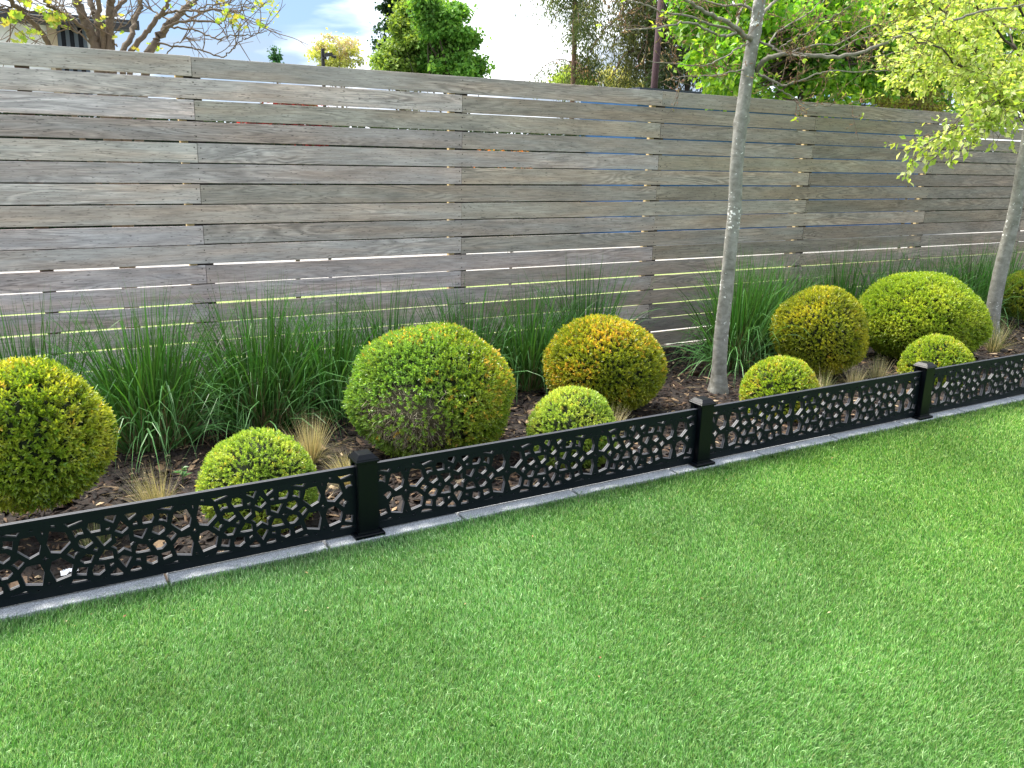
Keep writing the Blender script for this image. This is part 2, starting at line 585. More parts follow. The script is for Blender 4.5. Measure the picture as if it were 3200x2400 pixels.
def sheet(name, x0, x1, y0, y1, zf, mat, nx=2, ny=2, label=None):
    xs = np.linspace(x0, x1, nx); ys = np.linspace(y0, y1, ny)
    gx, gy = np.meshgrid(xs, ys)
    V = np.stack([gx.ravel(), gy.ravel(), zf(gx.ravel(), gy.ravel())], 1)
    i = np.arange(ny - 1)[:, None] * nx + np.arange(nx - 1)[None]
    q = np.stack([i, i + 1, i + nx + 1, i + nx], -1).reshape(-1, 4)
    o = link(name, mesh_np(name, V, [q], mat, smooth=True))
    return tag(o, label, None, None, 'structure')


def bed_z(x, y):
    P = np.stack([x, y, np.zeros_like(x)], 1)
    t = np.clip((y - 3.4) / 2.5, 0, 1)
    return -.045 - .075 * t + .012 * vnoise(P, 6.0, 1) + .008 * vnoise(P, 21.0, 2)


sheet('ground', -300, 500, -200, 700, lambda x, y: x * 0 - .34, M_FIELD, label='dull green ground running away to the horizon')
sheet('gravel_drive', -14, 46, 6.05, 15.8, lambda x, y: x * 0 - .125, M_GRAVEL, label='pale gravel seen through the gaps of the slatted fence')
sheet('back_lawn', -14, 46, 6.7, 10.9, lambda x, y: x * 0 - .120, M_BACKLAWN, label='sunlit strip of lime green lawn behind the slatted fence')
sheet('mulch_bed', X0, X1, 3.27, 6.04, bed_z, M_MULCH, 260, 40, label='dark bark mulch covering the planting bed')
sheet('lawn', X0 - 3, X1, -3.5, 3.126, lambda x, y: x * 0 - .020, M_TURFBASE, label='green backing of the artificial lawn')

# ------------------------------------------------------------------ granite edging slabs
edge = empty('paving_edge', (0, 3.205, 0), 'row of speckled grey granite slabs edging the lawn', kind='structure')
SLAB = 0.627
first = None
for i in range(-6, 26):
    xa = .355 + SLAB * i
    if first is None:
        s = Soup()
        hx, hy, hz, c = (SLAB - .013) / 2, .075, .025, .003
        V, Fq = [], []
        sg = [(-1, -1), (1, -1), (1, 1), (-1, 1)]
        for (zz, ins) in ((-hz, 0), (hz - c, 0), (hz, c)):
            for sx, sy in sg:
                V.append((sx * (hx - ins), sy * (hy - ins), zz))
        Fq = [[0, 3, 2, 1], [8, 9, 10, 11]] + [[k + a, k + (a + 1) % 4, k + 4 + (a + 1) % 4, k + 4 + a] for k in (0, 4) for a in range(4)]
        first = mesh_np('slab', np.array(V), [np.array(Fq)], M_GRANITE)
    o = bpy.data.objects.new('slab', first)
    COL.objects.link(o)
    o.parent = edge
    o.location = (xa + SLAB / 2, random.uniform(-.002, .002), -.029 + random.uniform(-.0015, .0015))
    o.rotation_euler = (0, 0, random.uniform(-.002, .002))
s = Soup()
s.box((6.3, 3.205, -.05), (9.6, .078, .02), (.05, .035, .025))
o = link('slab_bedding', s.mesh('slab_bedding', tone_mat('bedding_dirt', vary=.3)), edge)

# ------------------------------------------------------------------ slatted fence
JX, JS, PITCHZ, ZT = 1.0836, 1.9179, .1315, 2.1487
GAP = .0096
TH = .020
fence = empty('slatted_fence', (5, Y_WALL, -.1), 'tall weathered grey hardwood fence of horizontal boards behind the planting', 'fence')
board_cache = {}


def board_mesh(Ln):
    k = round(Ln, 3)
    if k in board_cache: return board_cache[k]
    hx, hz, c = Ln / 2, (PITCHZ - GAP) / 2, .0016
    prof = [(-TH / 2 + c, -hz), (TH / 2 - c, -hz), (TH / 2, -hz + c), (TH / 2, hz - c), (TH / 2 - c, hz), (-TH / 2 + c, hz), (-TH / 2, hz - c), (-TH / 2, -hz + c)]
    xs = [-hx, -hx / 3, hx / 3, hx]
    V = [(x, y, z) for x in xs for y, z in prof]
    Q = [[i * 8 + a, i * 8 + (a + 1) % 8, i * 8 + 8 + (a + 1) % 8, i * 8 + 8 + a] for i in range(3) for a in range(8)]
    caps = np.array([[7 - a for a in range(8)], [24 + a for a in range(8)]])
    me = mesh_np('board', np.array(V), [np.array(Q), caps], M_BOARD)
    board_cache[k] = me
    return me


for row in range(17):
    z = ZT - PITCHZ * (row + .5) + .0
    cuts = [JX - JS * 2 + (JS if row % 2 else 0) + JS * 2 * k for k in range(0, 5)]
    cuts = [c_ for c_ in cuts if c_ <= 14.6]
    if row % 2: cuts = [JX - 2 * JS] + cuts
    end = JX + 7 * JS
    if cuts[-1] < end - .1: cuts.append(end)
    for a, b_ in zip(cuts[:-1], cuts[1:]):
        o = bpy.data.objects.new('board', board_mesh(b_ - a - .0035))
        COL.objects.link(o)
        o.parent = fence
        cx = (a + b_) / 2
        o.location = Vector((cx, Y_WALL + TH / 2 + random.uniform(-.0025, .0025), z + random.uniform(-.0022, .0022))) - fence.location
        o.rotation_euler = (random.uniform(-.012, .012), random.uniform(-.0011, .0011), 0)
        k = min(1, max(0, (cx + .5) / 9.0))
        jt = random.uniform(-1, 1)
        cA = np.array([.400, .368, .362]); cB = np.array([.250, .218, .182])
        c3 = (cA * (1 - k) + cB * k) * (1 + .04 * jt)  # darkening to the right: tree shade painted in along with the boards' tint
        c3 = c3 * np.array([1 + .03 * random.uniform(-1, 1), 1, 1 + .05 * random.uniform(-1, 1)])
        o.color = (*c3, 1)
# supports behind the boards
for i in range(-2, 8):
    s = Soup(); x = JX + JS * i
    s.box((x + .005, Y_WALL + TH + .052, .93), (.05, .05, 1.17), (.030, .022, .018))
    link('fence_post', s.mesh('fence_post', M_TWIG), fence)
    s = Soup(); s.box((x - .073, Y_WALL + TH + .022, .99), (.024, .017, 1.12), (.50, .38, .20))
    link('batten', s.mesh('batten', M_TWIG), fence)
    if i < 0:
        s = Soup(); s.box((x + JS * .5 + .02, Y_WALL + TH + .022, .99), (.038, .017, 1.12), (.13, .085, .06))
        link('batten', s.mesh('batten', M_TWIG), fence)
s = Soup()
for row in range(17):
    z = ZT - PITCHZ * (row + .5)
    for i in range(-1, 8):
        for dx in ([-.022, .024] if (row + i) % 2 == 0 else [.0]):
            for dz in (-.035, .035):
                s.box((JX + JS * i + dx + random.uniform(-.004, .004), Y_WALL - .0035, z + dz + random.uniform(-.005, .005)), (.0032, .001, .0032), (.03, .025, .02))
tag(link('screws', s.mesh('screws', M_TWIG), fence), kind='stuff')

# ------------------------------------------------------------------ low decorative fence
HOLES = [[(22,254),(73,239),(85,196),(49,162),(18,170),(8,205)],[(17,136),(47,145),(85,109),(74,67),(24,55),(8,104)],[(29,276),(41,273),(43,264),(27,267)],[(-4,259),(4,257),(2,243),(-3,244)],[(66,275),(79,272),(131,275),(132,268),(81,255)],[(91,242),(123,244),(130,220),(110,220),(100,210)],[(147,258),(165,259),(186,247),(185,219),(152,218),(140,238)],[(176,272),(184,270),(179,266)],[(202,275),(245,273),(229,242),(200,260)],[(201,227),(216,231),(219,224),(213,216),(202,217)],[(253,248),(280,213),(255,194),(229,209)],[(115,203),(145,202),(158,179),(129,162),(110,174),(106,190)],[(165,203),(219,201),(218,178),(190,158)],[(163,163),(173,157),(167,143),(151,149)],[(88,176),(94,160),(111,154),(94,143),(90,130),(66,153)],[(130,142),(157,130),(142,103),(119,103),(105,119),(108,123)],[(191,145),(217,134),(218,104),(165,104),(169,113)],[(98,95),(131,88),(123,56),(90,64),(92,74)],[(152,92),(185,86),(186,60),(165,46),(145,51),(142,71)],[(202,87),(214,88),(221,79),(203,68)],[(227,64),(245,39),(244,30),(202,33),(201,43)],[(231,98),(247,110),(282,96),(256,55)],[(78,50),(110,46),(133,35),(133,31),(67,33)],[(-3,61),(6,58),(6,49),(-5,50)],[(31,38),(44,41),(41,33),(28,33)],[(0,166),(3,155),(12,151),(3,148),(-1,141),(-3,150),(-12,152),(-4,157)],[(179,36),(187,36),(181,30)],[(230,191),(247,179),(276,189),(278,159),(301,152),(280,140),(280,115),(256,132),(232,116),(231,136),(211,151),(233,165)],[(267,270),(309,271),(309,258),(281,242)],[(292,228),(308,236),(310,219),(295,218)],[(330,251),(365,254),(370,237),(359,217),(326,217),(326,239)],[(326,271),(334,271),(329,266)],[(379,269),(444,270),(429,253),(379,266)],[(387,248),(418,241),(412,208),(398,217),(380,218),(387,232)],[(439,244),(485,247),(501,206),(492,174),(460,160),(425,195)],[(293,200),(346,200),(321,159),(292,175)],[(362,202),(391,202),(405,186),(402,175),(380,161),(354,178)],[(339,152),(360,154),(360,150),(344,142)],[(429,169),(445,152),(421,129),(412,144),(401,151)],[(363,138),(377,144),(399,136),(406,119),(387,102),(368,102),(354,127)],[(305,142),(333,134),(347,103),(294,103),(293,113)],[(382,86),(415,90),(421,65),(388,56)],[(329,86),(355,87),(370,75),(367,52),(348,46),(327,58)],[(294,86),(308,85),(310,69),(291,76)],[(281,57),(306,52),(310,35),(268,33),(268,40)],[(380,33),(437,43),(445,32)],[(447,135),(490,137),(501,102),(490,51),(437,64),(426,110)],[(466,264),(477,272),(482,266)],[(468,38),(483,35),(473,30)],[(506,53),(516,52),(513,45),(503,47)],[(327,35),(335,34),(329,29)]]
YF = 3.156
low = empty('low_fence', (1.17, YF + .045, 0), 'low black fence of cut-out mosaic panels between square posts along the lawn', 'fence')


def panel_mesh(P0, P1, z0, z1):
    cu = bpy.data.curves.new('panel_curve', 'CURVE')
    cu.dimensions = '2D'; cu.fill_mode = 'BOTH'; cu.extrude = .0042; cu.bevel_depth = .0006; cu.bevel_resolution = 0

    def poly(pts):
        sp = cu.splines.new('POLY'); sp.points.add(len(pts) - 1)
        for p_, q in zip(sp.points, pts): p_.co = (q[0], q[1], 0, 1)
        sp.use_cyclic_u = True
    poly([(P0, z0), (P1, z0), (P1, z1), (P0, z1)])
    for k in range(-1, 4):
        for h in HOLES:
            pts = [(.14 + .509 * k + x / 1000, z / 1000 + .004) for x, z in h]
            if min(q[0] for q in pts) > P0 + .012 and max(q[0] for q in pts) < P1 - .012:
                poly(pts)
    ob = bpy.data.objects.new('tmp', cu)
    COL.objects.link(ob)
    bpy.context.view_layer.update()
    dg = bpy.context.evaluated_depsgraph_get()
    me0 = bpy.data.meshes.new_from_object(ob.evaluated_get(dg))
    bpy.data.objects.remove(ob)
    n = len(me0.vertices)
    co = np.zeros(n * 3, np.float32); me0.vertices.foreach_get('co', co); co = co.reshape(-1, 3)
    co = np.stack([co[:, 0], co[:, 2], co[:, 1]], 1)
    V, Fs = [], []
    for k, dy in enumerate((-.0055, .0055)):
        V.append(co + [0, dy, 0])
        for p_ in me0.polygons:
            Fs.append([v + k * n for v in p_.vertices][::-1])
    me = bpy.data.meshes.new('panel')
    me.from_pydata(np.concatenate(V).tolist(), [], Fs)
    me.materials.append(M_BLACK)
    me.materials.append(M_EDGESHEEN)
    me.update()
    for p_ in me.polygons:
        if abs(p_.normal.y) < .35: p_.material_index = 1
    return me


pm = panel_mesh(-.022, 1.83, .004, .3075)
for i in range(5):
    o = bpy.data.objects.new('panel', pm); COL.objects.link(o); o.parent = low
    o.location = Vector((-.685 + 1.9 * i, YF + .045, 0)) - low.location


def post_mesh():
    w, sl, dp = .045, .015, .018     # half width, half slot, slot depth
    prof = [(-w, -w), (w, -w), (w, -sl), (w - dp, -sl), (w - dp, sl), (w, sl), (w, w), (-w, w), (-w, sl), (-w + dp, sl), (-w + dp, -sl), (-w, -sl)]
    import bmesh
    bm = bmesh.new()
    lo = [bm.verts.new((x, y, .008)) for x, y in prof]; hi = [bm.verts.new((x, y, .329)) for x, y in prof]
    n = len(prof)
    for k in range(n): bm.faces.new((lo[k], lo[(k + 1) % n], hi[(k + 1) % n], hi[k]))
    bm.faces.new(lo[::-1]); bm.faces.new(hi)
    bmesh.ops.bevel(bm, geom=[e for e in bm.edges if abs(e.verts[0].co.z - e.verts[1].co.z) > .1], offset=.003, segments=2, affect='EDGES')
    me = bpy.data.meshes.new('post'); bm.to_mesh(me); bm.free(); me.materials.append(M_POST)
    return me


def stack_mesh(name, lv, mat):
    V = []; Q = []
    for h, z in lv:
        V += [(-h, -h, z), (h, -h, z), (h, h, z), (-h, h, z)]
    for k in range(len(lv) - 1):
        Q += [[4 * k + a, 4 * k + (a + 1) % 4, 4 * k + 4 + (a + 1) % 4, 4 * k + 4 + a] for a in range(4)]
    Q += [[3, 2, 1, 0], [4 * (len(lv) - 1) + a for a in range(4)]]
    return mesh_np(name, np.array(V, float), [np.array(Q)], mat)


p_me = post_mesh()
cap_me = stack_mesh('post_cap', [(.049, .3285), (.0515, .331), (.0515, .338), (.0475, .342), (.0475, .3445), (.045, .347), (.031, .362), (.029, .363)], M_POST)
base_me = stack_mesh('base_plate', [(.066, -.0015), (.066, .009), (.064, .012), (.050, .013), (.049, .021)], M_POST)
for i in range(-1, 5):
    for nm, me in (('post', p_me),):
        o = bpy.data.objects.new(nm, me); COL.objects.link(o); o.parent = low
        o.location = Vector((1.1665 + 1.9 * i, YF + .045, 0)) - low.location
        for n2_, m2 in (('post_cap', cap_me), ('base_plate', base_me)):
            c = bpy.data.objects.new(n2_, m2); COL.objects.link(c); c.parent = o


# ------------------------------------------------------------------ artificial lawn blades
def lawn_blades():
    n_try = 2500000
    x = rnd(n_try, -1.9, 9.5); y = rnd(n_try, .3, 3.16)
    # uneven front edge against the slabs
    keep = y < 3.128 + .006 * np.sin(x * 9) + .004 * np.sin(x * 31 + 1) + RNG.normal(size=n_try) * .007
    px, py, z = project(np.stack([x, y, np.zeros_like(x)], 1))
    keep &= (z > .5) & (px > -600) & (px < 4300) & (py < 2750)
    keep &= RNG.random(n_try) < np.clip((2.6 / np.maximum(z, .5)) ** 1.3, 0, 1) * .95
    x, y, dist = x[keep], y[keep], z[keep]
    n = len(x)
    P = np.stack([x, y, np.full(n, -.020)], 1)
    big = vnoise(P, 3.2, 3) * .45 + vnoise(P, 7.5, 4) * .45 + vnoise(P, 17, 5) * .35
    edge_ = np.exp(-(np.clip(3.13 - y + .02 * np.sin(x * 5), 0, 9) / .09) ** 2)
    flow = np.stack([vnoise(P, 2.2, 6), vnoise(P, 2.5, 7), np.zeros(n)], 1)
    lean = flow * .20 + np.stack([RNG.normal(size=n), RNG.normal(size=n), np.zeros(n)], 1) * .30
    lean[:, 1] += np.clip(big, -1, 1) * .35 * (1 - edge_) + .25 * edge_
    D = lean + [0, 0, 1.0]
    wide = np.clip(dist / 2.6, 1, 2.2)
    Ln = rnd(n, .017, .030) * (1 + .10 * edge_)
    Wd = rnd(n, .0016, .0026) * wide
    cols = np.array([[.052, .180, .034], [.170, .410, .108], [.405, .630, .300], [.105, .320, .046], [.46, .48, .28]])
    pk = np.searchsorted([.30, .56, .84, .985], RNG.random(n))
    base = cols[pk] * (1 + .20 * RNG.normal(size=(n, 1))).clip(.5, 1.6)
    pat = vnoise(P, 4.2, 11) * .5 + vnoise(P, 11, 12) * .5  # pale and dark patches: sheen of the pile put into the colour
    base *= (1 + .16 * np.clip(big, -1, 1) +   .25 * np.clip(pat, -1.2, 1) - .34 * edge_)[:, None]  # dark band by the slabs: low fence's shadow painted into the blades
    lime = np.clip((x - 1.5) / 4, 0, 1)[:, None]
    base *= 1 + lime * np.array([.14, .05, -.34])
    soup = Soup()
    nr = RNG.random(n) < .22
    ribbons(soup, P[nr], D[nr], Ln[nr] * 1.12, Wd[nr], base[nr] * .38, base[nr] * 1.35, nseg=2, grav=rnd(nr.sum(), .2, 1.1), power=1.0)  # dark roots, light tips: shade between the blades put into their colour
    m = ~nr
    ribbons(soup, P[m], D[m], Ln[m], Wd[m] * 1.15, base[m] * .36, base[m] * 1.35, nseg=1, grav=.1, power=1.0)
    return soup, n


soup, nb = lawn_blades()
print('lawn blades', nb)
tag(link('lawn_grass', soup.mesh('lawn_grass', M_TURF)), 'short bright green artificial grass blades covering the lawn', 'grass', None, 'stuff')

# tiny leaf litter on the lawn
s = Soup()
for k in range(70):
    x, y = random.uniform(-.2, 6), random.uniform(1.0, 3.0)
    c = random.choice([(.35, .22, .10), (.42, .30, .16), (.24, .12, .06), (.5, .42, .25)])
    a = random.uniform(0, 6.28)
    leaves(s, [[x, y, .006]], np.array([[math.cos(a), math.sin(a), .3]]), np.array([[0.2, .1, 1.0]]), [random.uniform(.008, .02)], [random.uniform(.004, .010)], [c])
tag(link('leaf_litter', s.mesh('leaf_litter', M_STRAW)), 'tiny brown leaf scraps scattered on the lawn', 'leaf litter', None, 'stuff')


# ------------------------------------------------------------------ bark chips
def chips():
    n = 52000
    x = rnd(n, -1.2, 11.5); y = rnd(n, 3.29, 5.9)
    px, py, z = project(np.stack([x, y, np.zeros_like(x)], 1))
    keep = (px > -250) & (px < 3500) & (RNG.random(n) < np.clip((4.6 / np.maximum(z, 1)) ** 1.1, 0, 1))
    x, y = x[keep], y[keep]; n = len(x)
    zz = bed_z(x, y)
    P = np.stack([x, y, zz + rnd(n, -.002, .014)], 1)
    a = rnd(n, 0, 6.28)
    D = unit(np.stack([np.cos(a), np.sin(a), RNG.normal(size=n) * .28], 1))
    N = unit(np.stack([RNG.normal(size=n) * .35, RNG.normal(size=n) * .35, np.ones(n)], 1))
    S = unit(np.cross(D, N)); U = np.cross(S, D)
    Ln = np.exp(RNG.normal(size=n) * .48) * .019; Wd = Ln * rnd(n, .16, .55); Th = np.minimum(Wd * .5, rnd(n, .0015, .006))
    Ln, Wd, Th = Ln[:, None], Wd[:, None], Th[:, None]
    sk = RNG.normal(size=(n, 6, 1)) * .18
    V = np.stack([P - D * Ln * (1 + sk[:, 0]), P - D * Ln * .2 + S * Wd * (1 + sk[:, 1]), P + D * Ln * (1 + sk[:, 2]) + S * Wd * .3,
                  P + D * Ln * (.6 + sk[:, 3]) - S * Wd, P - D * Ln * (.5 + sk[:, 4]) - S * Wd * .8, P + U * Th * 2], 1)
    k = np.arange(n)[:, None] * 6
    f = np.concatenate([k + [[i, (i + 1) % 5, 5]] for i in range(5)])
    cols = np.array([[.012, .008, .007], [.026, .016, .012], [.055, .033, .023], [.11, .068, .040], [.23, .155, .090], [.40, .30, .19]])
    pk = np.searchsorted([.46, .70, .85, .94, .984], RNG.random(n))
    T = np.repeat((cols[pk] * rnd((n), .7, 1.3)[:, None])[:, None], 6, 1)
    so_ = Soup(); so_.add(V.reshape(-1, 3), [f], T.reshape(-1, 3))
    # thin straw and twigs lying about
    m = 2600
    x = rnd(m, -.6, 9.5); y = rnd(m, 3.3, 5.7)
    P = np.stack([x, y, bed_z(x, y) + .012 + rnd(m, 0, .012)], 1)
    a = rnd(m, 0, 6.28)
    D = np.stack([np.cos(a), np.sin(a), rnd(m, -.02, .12)], 1)
    c = np.array([[.32, .24, .13]]) * rnd(m, .5, 1.4)[:, None]
    ribbons(so_, P, D, rnd(m, .03, .13), rnd(m, .0015, .0032), c, c, nseg=2, grav=.08, side=np.tile([[0., 0., 1.]], (m, 1)) + RNG.normal(size=(m, 3)))
    return so_


tag(link('bark_chips', chips().mesh('bark_chips', M_CHIP)), 'dark brown bark chips and straw strewn over the planting bed', 'mulch', None, 'stuff')


# ------------------------------------------------------------------ clipped box balls
def box_ball(x, y, r, ratio, up, pal, label, dens=1.0, leaf=.015, bare=None, orange=0.0, seed=1, freshleft=False):
    rz = r * ratio; zc = rz * up if up < 1.5 else up
    g = float(bed_z(np.array([x]), np.array([y]))[0])
    zc = zc
    root = empty('box_ball', (x, y, g), label, 'shrub', 'clipped box balls in the planting bed')
    C = np.array([x, y, zc])
    area = 4 * math.pi * r * r
    ns = int(area * 6300 * dens)
    d = sphere_dirs(ns)
    d = d[(C[2] + d[:, 2] * rz) > g + .015]
    ns = len(d)
    nz = .042 * vnoise(d, 4.5, seed) + .022 * vnoise(d, 12, seed + .3) + .03 * (RNG.random(ns) < .03)
    depth = np.abs(RNG.normal(size=ns)) * .035
    out = 1 + nz - depth
    P = C + d * np.array([r, r, rz]) * out[:, None] * (1 - .07 * d[:, 2:3] * np.array([1, 1, 0]))
    low_ = vnoise(d, 3.2, seed + .5); mid = vnoise(d, 9, seed + .7)
    if bare is not None:
        bd = unit(np.array(bare[:3], float)); sim = d @ bd + .10 * vnoise(d, 8, seed + .9)
        pb = np.clip((sim - bare[3]) / .12, 0, 1)
        keep = RNG.random(ns) > pb * .84
        P, d, low_, mid, out = P[keep], d[keep], low_[keep], mid[keep], out[keep]
        ns = len(P)
    nrm = unit(d / np.array([r, r, rz]))
    sd_ = unit(nrm + RNG.normal(size=(ns, 3)) * .38 + [0, 0, .25])
    K = 7
    soup = Soup()
    g0, g1, ye, og = [np.array(c) for c in pal]
    shade = RNG.random(ns)
    tone = g0 * (1 - shade[:, None]) + g1 * shade[:, None]
    yl = np.clip(.25 + .55 * mid + .5 * low_ + RNG.normal(size=ns) * .3, 0, 1)[:, None]
    tone = tone * (1 - yl * .75) + ye * yl * .75
    if freshleft:
        fl = np.clip(.25 - d[:, 0] * 1.2 + .3 * d[:, 2] + .4 * mid, 0, 1)[:, None]
        tone = tone * (1 - fl * .7) + .7 * fl * (np.array([.15, .30, .06]) * rnd(ns, .7, 1.4)[:, None])
        low_ = low_ + d[:, 0] * .9 + d[:, 2] * .3 - .3
    oo = (RNG.random(ns) < np.clip(orange * (.55 + .9 * low_ + .6 * mid), 0, 1))[:, None]
    tone = np.where(oo, og * rnd(ns, .7, 1.25)[:, None], tone)
    a0 = rnd(ns, 0, 6.28)
    e1 = unit(np.cross(sd_, [0.3, 0.2, .93])); e2 = np.cross(sd_, e1)
    for k in range(K):
        a = a0 + k * 2.4
        spread = .25 if k == 0 else .95 - .05 * k
        D = unit(sd_ + (e1 * np.cos(a)[:, None] + e2 * np.sin(a)[:, None]) * spread + RNG.normal(size=(ns, 3)) * .12)
        pos = P + sd_ * (leaf * (.9 - .28 * k))
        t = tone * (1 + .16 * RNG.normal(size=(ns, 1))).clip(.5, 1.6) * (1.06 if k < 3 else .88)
        leaves(soup, pos, D, sd_, leaf * rnd(ns, .8, 1.2), leaf * rnd(ns, .42, .58), t, fold=.18, droop=.12)
    tag(link('foliage', soup.mesh('foliage', M_BOX), root), kind='stuff')
    # dark solid core stands in for the shaded inside, with twigs over it
    s2 = Soup()
    nu, nv = 36, 20
    th = np.linspace(0.02, math.pi - .02, nv); ph = np.arange(nu) * 2 * math.pi / nu
    dd = np.stack([np.sin(th)[:, None] * np.cos(ph), np.sin(th)[:, None] * np.sin(ph), np.cos(th)[:, None] + 0 * ph], -1).reshape(-1, 3)
    rr = .905 + .02 * vnoise(dd, 6, seed + .2)
    Vc = C + dd * np.array([r, r, rz]) * rr[:, None] * (1 - .07 * dd[:, 2:3] * np.array([1, 1, 0]))
    Vc[:, 2] = np.maximum(Vc[:, 2], g - .01)
    i = np.arange(nv - 1)[:, None] * nu; j = np.arange(nu)[None]
    q = np.stack([i + j, i + nu + j, i + nu + (j + 1) % nu, i + (j + 1) % nu], -1).reshape(-1, 4)
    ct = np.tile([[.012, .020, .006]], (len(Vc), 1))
    if bare is not None:
        ct = ct + np.clip((dd @ unit(np.array(bare[:3], float)) - bare[3]) / .15, 0, 1)[:, None] * np.array([[.07, .05, .035]])
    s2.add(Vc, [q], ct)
    m = int(350 * area)
    d2 = sphere_dirs(m)
    if bare is not None:
        d3 = unit(np.tile([bare[:3]], (2600, 1)) + RNG.normal(size=(2600, 3)) * .33); d2 = np.concatenate([d2, d3]); m = len(d2)
    P2 = C + d2 * np.array([r, r, rz]) * rnd(m, .86, .93)[:, None]
    okz = P2[:, 2] > g + .01; P2, d2 = P2[okz], d2[okz]; m = len(P2)
    c = np.array([[.20, .17, .12]]) * rnd(m, .3, 1.2)[:, None]
    if bare is not None: c = c * np.where(d2 @ unit(np.array(bare[:3], float)) > .66, 3.0, 1)[:, None]
    ribbons(s2, P2, unit(d2 * .5 + RNG.normal(size=(m, 3)) * .5 + [0, 0, .45]), rnd(m, .03, .085), .0026, c, c, nseg=2, grav=.2)
    link('branches', s2.mesh('branches', M_TWIG), root)
    return root


G_LIME = [(.145, .255, .022), (.32, .43, .040), (.50, .54, .070), (.50, .40, .06)]
G_MID = [(.100, .185, .018), (.24, .33, .030), (.46, .48, .055), (.52, .36, .06)]
G_GOLD = [(.105, .195, .018), (.27, .36, .032), (.50, .49, .060), (.54, .40, .06)]
G_OLIVE = [(.130, .190, .016), (.30, .335, .024), (.50, .46, .040), (.56, .37, .045)]
G_FRESH = [(.165, .285, .040), (.33, .46, .070), (.50, .56, .11), (.48, .42, .08)]
box_ball(-.046, 4.0, .310, .97, 1.26, G_GOLD, 'big yellow-green clipped box ball at the far left end of the bed', orange=.04, leaf=.021, seed=1, dens=.68)
box_ball(.836, 3.66, .252, .95, .49, G_FRESH, 'small bright green box dome left of the first black post', orange=.05, leaf=.013, seed=2)
box_ball(1.925, 4.167, .462, .77, .85, G_MID, 'large patchy box ball with bare grey twigs on its left flank', orange=.20, leaf=.019, bare=(-.66, -.62, -.34, .70), seed=3, dens=.74, freshleft=True)
box_ball(3.281, 4.373, .382, .81, .85, G_OLIVE, 'round box ball flushed orange and gold behind the second fence panel', orange=.24, leaf=.017, seed=4, dens=.75)
box_ball(2.554, 3.66, .240, .95, .547, G_FRESH, 'small pale green box dome in front of the orange tinged ball', orange=.05, leaf=.013, seed=5)
box_ball(4.288, 3.76, .250, .95, .41, G_LIME, 'small yellowish box dome just right of the middle black post', orange=.18, leaf=.014, dens=.9, seed=6)
box_ball(5.448, 4.441, .356, .957, .85, G_OLIVE, 'medium round box ball right of the grey tree trunk', orange=.02, leaf=.016, dens=.85, seed=7)
box_ball(6.712, 4.448, .515, .712, .85, G_LIME, 'widest lime green box dome, beside the leaning tree trunk', orange=0.0, leaf=.019, dens=.7, seed=8)
box_ball(6.132, 3.86, .254, .95, .225, G_LIME, 'small box dome tucked under the widest lime dome', orange=.08, leaf=.015, dens=.85, seed=9)
box_ball(9.5, 5.02, .31, .85, .95, G_MID, 'dark green box ball at the right edge behind the leaning trunk', orange=0.0, leaf=.018, dens=.6, seed=10)


# ------------------------------------------------------------------ tall grasses along the fence
def tall_grass(x, y, h, spread, n, label, seed=0, straw=1.0):
    g = float(bed_z(np.array([x]), np.array([y]))[0])
    h *= 1.10; n = int(n * 1.2); spread *= .88
    root = empty('tall_grass_plant', (x, y, g), label, 'ornamental grass', 'tall green grasses along the slatted fence')
    soup = Soup(); dry = Soup()

    def batch(m, rr, lean, hh, wd, gv, t0, t1, pw=1.8, nseg=6, front=False, into=None):
        a = rnd(m, 0, 6.28) if not front else rnd(m, 3.5, 5.9); rad_ = np.sqrt(RNG.random(m)) * rr * (1.1 if front else 1)
        P = np.stack([x + np.cos(a) * rad_ * 1.25, y + np.sin(a) * rad_ * .8, np.full(m, g)], 1)
        aa = a + RNG.normal(size=m) * .7
        ln = np.abs(RNG.normal(size=m)) * lean * (.3 + rad_ / rr)
        D = np.stack([np.cos(aa) * ln * 1.2, np.sin(aa) * ln * .7, np.ones(m)], 1)
        # keep blades in front of the fence boards
        P[:, 1] = np.minimum(P[:, 1], Y_WALL - .12)
        D[:, 1] = np.where(D[:, 1] > 0, D[:, 1] * np.clip((Y_WALL - .03 - P[:, 1]) / (.5 * h), 0, 1), D[:, 1])
        ribbons(into or soup, P, D, hh, wd, t0, t1, nseg=nseg, grav=gv, power=pw)
    c = np.array([.052, .150, .026])
    m = n
    t = c * rnd(m, .6, 1.9)[:, None] * (1 + .1 * RNG.normal(size=(m, 3)))
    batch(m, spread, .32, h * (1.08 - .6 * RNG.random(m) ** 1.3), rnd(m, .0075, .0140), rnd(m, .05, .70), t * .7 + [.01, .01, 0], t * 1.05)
    m = int(n * .65)
    t = np.array([.10, .235, .070]) * rnd(m, .7, 1.8)[:, None]
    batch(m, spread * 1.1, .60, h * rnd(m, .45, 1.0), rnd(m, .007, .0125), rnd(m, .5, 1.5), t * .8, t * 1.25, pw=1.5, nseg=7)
    m = int(n * .40 * straw)
    t = np.array([.30, .23, .13]) * rnd(m, .45, 1.35)[:, None]
    batch(m, spread * 1.0, .30, h * rnd(m, .22, .50), rnd(m, .004, .007), rnd(m, .0, .25), t * .6, t, nseg=3, front=True, into=dry)
    m = int(n * .14)
    t = np.array([.20, .13, .07]) * rnd(m, .5, 1.3)[:, None]
    batch(m, spread * 1.2, .8, h * rnd(m, .3, .55), rnd(m, .003, .005), rnd(m, .6, 1.6), t, t, nseg=4, into=dry)
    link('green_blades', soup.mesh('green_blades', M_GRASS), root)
    link('dry_stems', dry.mesh('dry_stems', M_STRAW), root)


